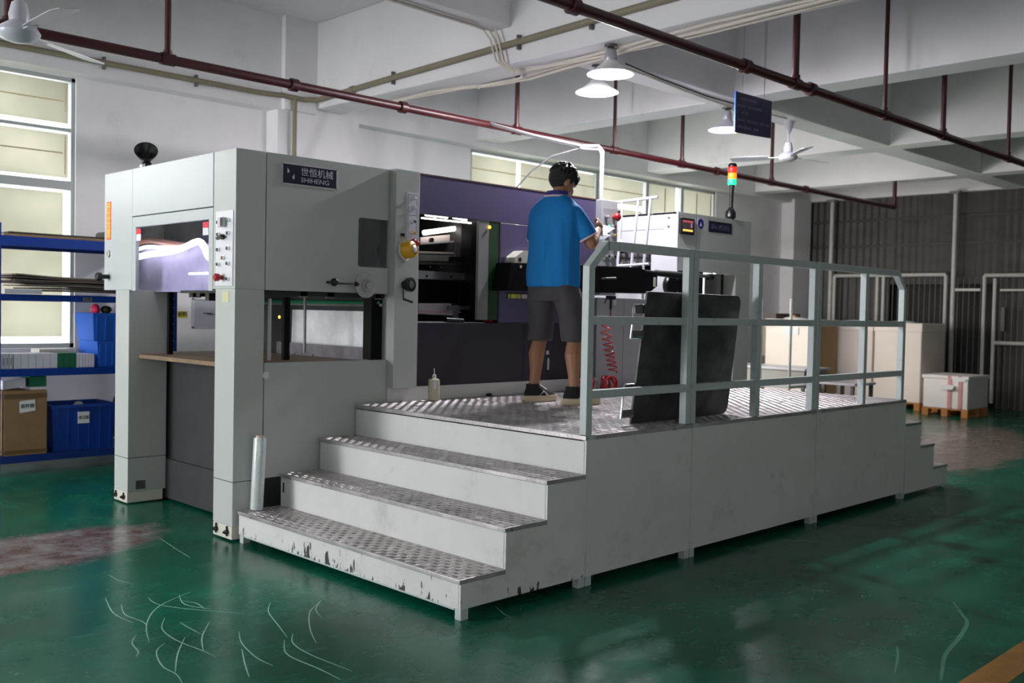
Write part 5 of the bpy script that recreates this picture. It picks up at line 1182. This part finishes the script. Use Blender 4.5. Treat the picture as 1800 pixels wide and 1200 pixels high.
for s_ in (-1,1):
    body.ell(Ph(-0.002,s_*0.076,-0.020), 0.020,0.010,0.033, HM@Matrix.Rotation(s_*0.35,3,'Z'), 14, 10)
    body.ell(Ph(0.055,s_*0.045,-0.035), 0.025,0.02,0.022, HM)
# arms
RS, LS = Pb(0.0,-0.150,1.305), Pb(0.0,0.150,1.305)
RE, LE_ = Pb(0.075,-0.245,1.095), Pb(0.10,0.235,1.10)
RW, LW = Pb(0.295,-0.155,1.205), Pb(0.315,0.115,1.19)
for S_, E_, W_ in ((RS,RE,RW),(LS,LE_,LW)):
    limb(body, [S_, S_.lerp(E_,0.5), E_], [0.052,0.047,0.041]); limb(body, [E_, E_.lerp(W_,0.25), E_.lerp(W_,0.75), W_], [0.041,0.043,0.031,0.026])
def hand(mb, W_, dirn, nrm, thumb_side):
    d_ = Vector(dirn).normalized(); n_ = (Vector(nrm)-d_*Vector(nrm).dot(d_)).normalized(); s_ = n_.cross(d_)*thumb_side
    M_ = Matrix((d_, s_, n_)).transposed()
    mb.ell(W_+d_*0.045, 0.050,0.040,0.017, M_, 16, 10)
    for i, (o_, l_) in enumerate(((0.030,0.068),(0.011,0.076),(-0.009,0.070),(-0.028,0.056))):
        b0 = W_+d_*0.082+s_*o_; p1 = b0+(d_*0.85-n_*0.35).normalized()*l_*0.42; p2 = p1+(d_*0.25-n_*0.95).normalized()*l_*0.34; p3 = p2+(-d_*0.55-n_*0.75).normalized()*l_*0.28
        mb.tube([W_+d_*0.055+s_*o_*0.9, b0, p1, p2, p3], 1, 8, rs=[0.0085,0.0095,0.0088,0.0080,0.0066]); mb.ell(p3,0.0066,0.0066,0.0066,None,8,6)
    t0 = W_+d_*0.018+s_*0.026; t1 = W_+d_*0.050+s_*0.050-n_*0.010; t2 = W_+d_*0.080+s_*0.050-n_*0.024; t3 = W_+d_*0.100+s_*0.042-n_*0.030
    mb.tube([t0,t1,t2,t3], 1, 8, rs=[0.014,0.012,0.0100,0.0080]); mb.ell(t3,0.008,0.008,0.008,None,8,6)
hand(body, RW, (0.62,0.30,0.62), (0.2,-0.9,0.35), -1)
hand(body, LW, (0.70,-0.45,0.45), (0.25,0.9,0.3), 1)
remeshed('body', body, skin, pr, 0.0046, 5, 0.5)
for s_ in (-1,1):
    B('eye', MB().ell(Ph(0.074,s_*0.029,-0.003), 0.009,0.011,0.006, HM, 12, 8), white, pr, smooth=True); B('iris', MB().ell(Ph(0.081,s_*0.029,-0.004), 0.003,0.005,0.005, HM, 10, 6), ink, pr, smooth=True)
# hair
hair = MB().ell(Ph(-0.010,0,0.032), 0.096,0.080,0.090, HM, 28, 18)
hair.ell(Ph(-0.020,0,0.008), 0.093,0.0805,0.086, HM, 28, 18); hair.ell(Ph(0.050,0,0.066), 0.055,0.064,0.040, HM)
random.seed(21)
for i in range(170):
    th = random.uniform(-PI,PI); ph = random.uniform(0.0,1.45); d_ = Vector((math.sin(ph)*math.cos(th), math.sin(ph)*math.sin(th), math.cos(ph)))
    p0 = Ph(-0.012+0.094*d_.x, 0.077*d_.y, 0.030+0.090*d_.z); n_ = (HM@d_).normalized(); tg = (HM@Vector((d_.z*math.cos(th), d_.z*math.sin(th), -math.sin(ph)))).normalized()
    ln = random.uniform(0.025,0.042); hair.tube([p0, p0+n_*0.010+tg*ln*0.5, p0+n_*0.011+tg*ln], 1, 5, rs=[0.0085,0.0065,0.0022])
for i in range(16):
    l_ = -0.075+0.010*i; hair.tube([Ph(0.062-abs(l_)*0.25,l_,0.078-abs(l_)*0.3), Ph(0.096-abs(l_)*0.4,l_*1.02,0.055-abs(l_)*0.2), Ph(0.105-abs(l_)*0.45,l_*1.02,0.022-random.uniform(0,0.014))], 1, 5, rs=[0.014,0.010,0.003])
for s_ in (-1,1): hair.tube([Ph(0.03,s_*0.078,0.03),Ph(0.026,s_*0.078,-0.012)],1,6,rs=[0.013,0.005])
remeshed('hair', hair, hairm, pr, 0.0038, 1, 0.4)
# polo shirt
def ripple(co):
    p = Vector(co)-PO; z = p.z; a_ = math.atan2(p.dot(LF), p.dot(FW)); k_ = max(0, min(1, (1.30-z)/0.35))
    
    rad = Vector((co.x-PO.x, co.y-PO.y, 0)); rr = rad.length
    if rr < 1e-4: return co
    ca, sa = math.cos(a_), math.sin(a_); n_ = noise.noise(Vector((ca*1.8, sa*1.8, z*1.8)))*0.020+noise.noise(Vector((ca*4.2+z, sa*4.2, z*2.4)))*0.014+noise.noise(Vector((ca*9, sa*9+z*2, z*4)))*0.004
    return Vector(co)+rad/rr*max(n_, -0.006)*k_
sh = MB()
sh.loft([ring(Pb(o_,0,z), a_, b_, 36) for z,a_,b_,o_ in ((0.795,0.132,0.188,-0.012),(0.88,0.135,0.190,-0.014),(1.0,0.128,0.184,-0.012),(1.10,0.124,0.186,-0.012),(1.20,0.126,0.196,-0.014),(1.28,0.118,0.202,-0.014),(1.335,0.102,0.188,-0.010),(1.375,0.086,0.150,-0.006),(1.405,0.074,0.108,0.0),(1.432,0.064,0.072,0.006))])
for S_, E_ in ((RS,RE),(LS,LE_)):
    e2 = S_.lerp(E_,0.80); sh.tube([S_-Vector((0,0,0.0)), S_.lerp(E_,0.3), e2], 1, 16, rs=[0.060,0.068,0.072]); sh.ell(S_,0.060,0.060,0.054,None,14,10)
remeshed('polo_shirt', sh, shirtm, pr, 0.008, 6, 0.5, ripple)
B('collar', MB().loft([ring(Pb(0.002,0,1.408),0.078,0.085,28)]+[ring(Pb(0.008,-0.001,1.455),0.066,0.070,28), ring(Pb(0.008,-0.001,1.452),0.060,0.064,28), ring(Pb(0.002,0,1.41),0.066,0.072,28)], caps=False), collarm, pr, smooth=True)
B('collar_stripe', MB().loft([ring(Pb(0.0022,0,1.410),0.0805,0.0875,28), ring(Pb(0.004,0,1.424),0.0765,0.083,28)], caps=False), trimw, pr, smooth=True)
for S_, E_ in ((RS,RE),(LS,LE_)):
    ax_ = (E_-S_).normalized(); e2 = S_.lerp(E_,0.80)
    B('sleeve_trim', MB().lathe([(0.0715,-0.004),(0.0735,0.0),(0.0735,0.006),(0.0700,0.008)], e2, ax_, 24), trimw, pr, smooth=True)
# shorts
so_ = MB()
so_.loft([ring(Pb(-0.008,0,z), a_, b_, 32) for z,a_,b_ in ((0.70,0.112,0.162),(0.80,0.108,0.158),(0.86,0.10,0.15),(0.92,0.09,0.13))])
for K_, H_ in ((LK,LH),(RK,RH)):
    c_ = K_-UP*0.035; so_.loft([ring(c_,0.083,0.083,24), ring(K_.lerp(H_,0.25),0.084,0.086,24), ring(K_.lerp(H_,0.6)-FW*0.004,0.098,0.096,24), ring(H_-FW*0.008-UP*0.05,0.104,0.090,24)])
def crease(co):
    p = Vector(co)-PO; n_ = noise.noise(Vector((p.x*9+p.z*7, p.y*9, p.z*6)))*0.010+noise.noise(Vector((p.x*22, p.y*22, p.z*12)))*0.004
    return Vector(co)+Vector((p.x,p.y-(0.11 if p.dot(LF)>0 else -0.11),0)).normalized()*n_
remeshed('shorts', so_, shortm, pr, 0.008, 4, 0.5, crease)
# shoes and socks
for A_, yw in ((LA, -0.30),(RA, -0.55)):
    a2 = ha+yw; fx = Vector((math.cos(a2),math.sin(a2),0)); lx = Vector((-fx.y,fx.x,0)); c_ = Vector((A_.x,A_.y,PO.z))
    def foot(z, x0_, x1_, wd, n=26):
        R_ = []
        for i in range(n):
            t_ = 2*PI*i/n; u_ = (1+math.cos(t_))/2; xx = x0_+(x1_-x0_)*u_; ww = wd*math.sin(t_)*(0.80+0.28*math.sin(PI*min(1,u_*1.15)))
            R_.append(c_+fx*xx+lx*ww+UP*z)
        return R_
    B('shoe_sole', MB().loft([foot(0.0,-0.085,0.195,0.046), foot(0.012,-0.098,0.205,0.051), foot(0.036,-0.095,0.205,0.051), foot(0.044,-0.085,0.200,0.047)]), sole, pr, smooth=True)
    B('shoe_upper', MB().loft([foot(0.040,-0.080,0.196,0.047), foot(0.065,-0.076,0.172,0.044), foot(0.085,-0.068,0.115,0.041), foot(0.105,-0.060,0.065,0.040), foot(0.122,-0.060,0.048,0.040)]), sock, pr, smooth=True)
    B('sock', MB().loft([ring(c_+UP*0.09-fx*0.002,0.044,0.040,20,fx,lx), ring(c_+UP*0.125,0.041,0.038,20,fx,lx)]), sock, pr, smooth=True)
    for i in range(3): B('lace', MB().tube([c_+fx*(0.055+0.022*i)-lx*0.024+UP*(0.106-0.012*i), c_+fx*(0.058+0.022*i)+UP*(0.116-0.012*i), c_+fx*(0.055+0.022*i)+lx*0.024+UP*(0.106-0.012*i)], 0.003, 5), lgrey, pr)
    B('shoe_stripe', MB().tube([c_-lx*0.044+fx*0.02+UP*0.045, c_-lx*0.043+fx*0.06+UP*0.075], 0.005, 6).tube([c_-lx*0.045+fx*0.09+UP*0.045, c_-lx*0.040+fx*0.055+UP*0.078], 0.005, 6), cream, pr)
# papers in the hands
pc = Pb(0.40,-0.120,1.215)
for i, (dz, da, nm_) in enumerate(((0.0,0.0,'upper white sheet held in the hands of the worker'),(-0.05,0.03,'lower white sheet hanging under the first one in the hands of the worker'))):
    c_ = pc+UP*dz-FW*0.02*i+LF*0.02*i
    ux = (LF*0.9+UP*0.25).normalized(); uy = (FW*0.80+UP*0.32-LF*0.35).normalized(); uy = (uy-ux*uy.dot(ux)).normalized(); n_ = ux.cross(uy)
    B('paper_sheet', MB().obox(c_, ux*0.062, uy*0.075, n_*0.0012), white, None, label=nm_, cat='paper', group='sheets in the hands', origin=c_)
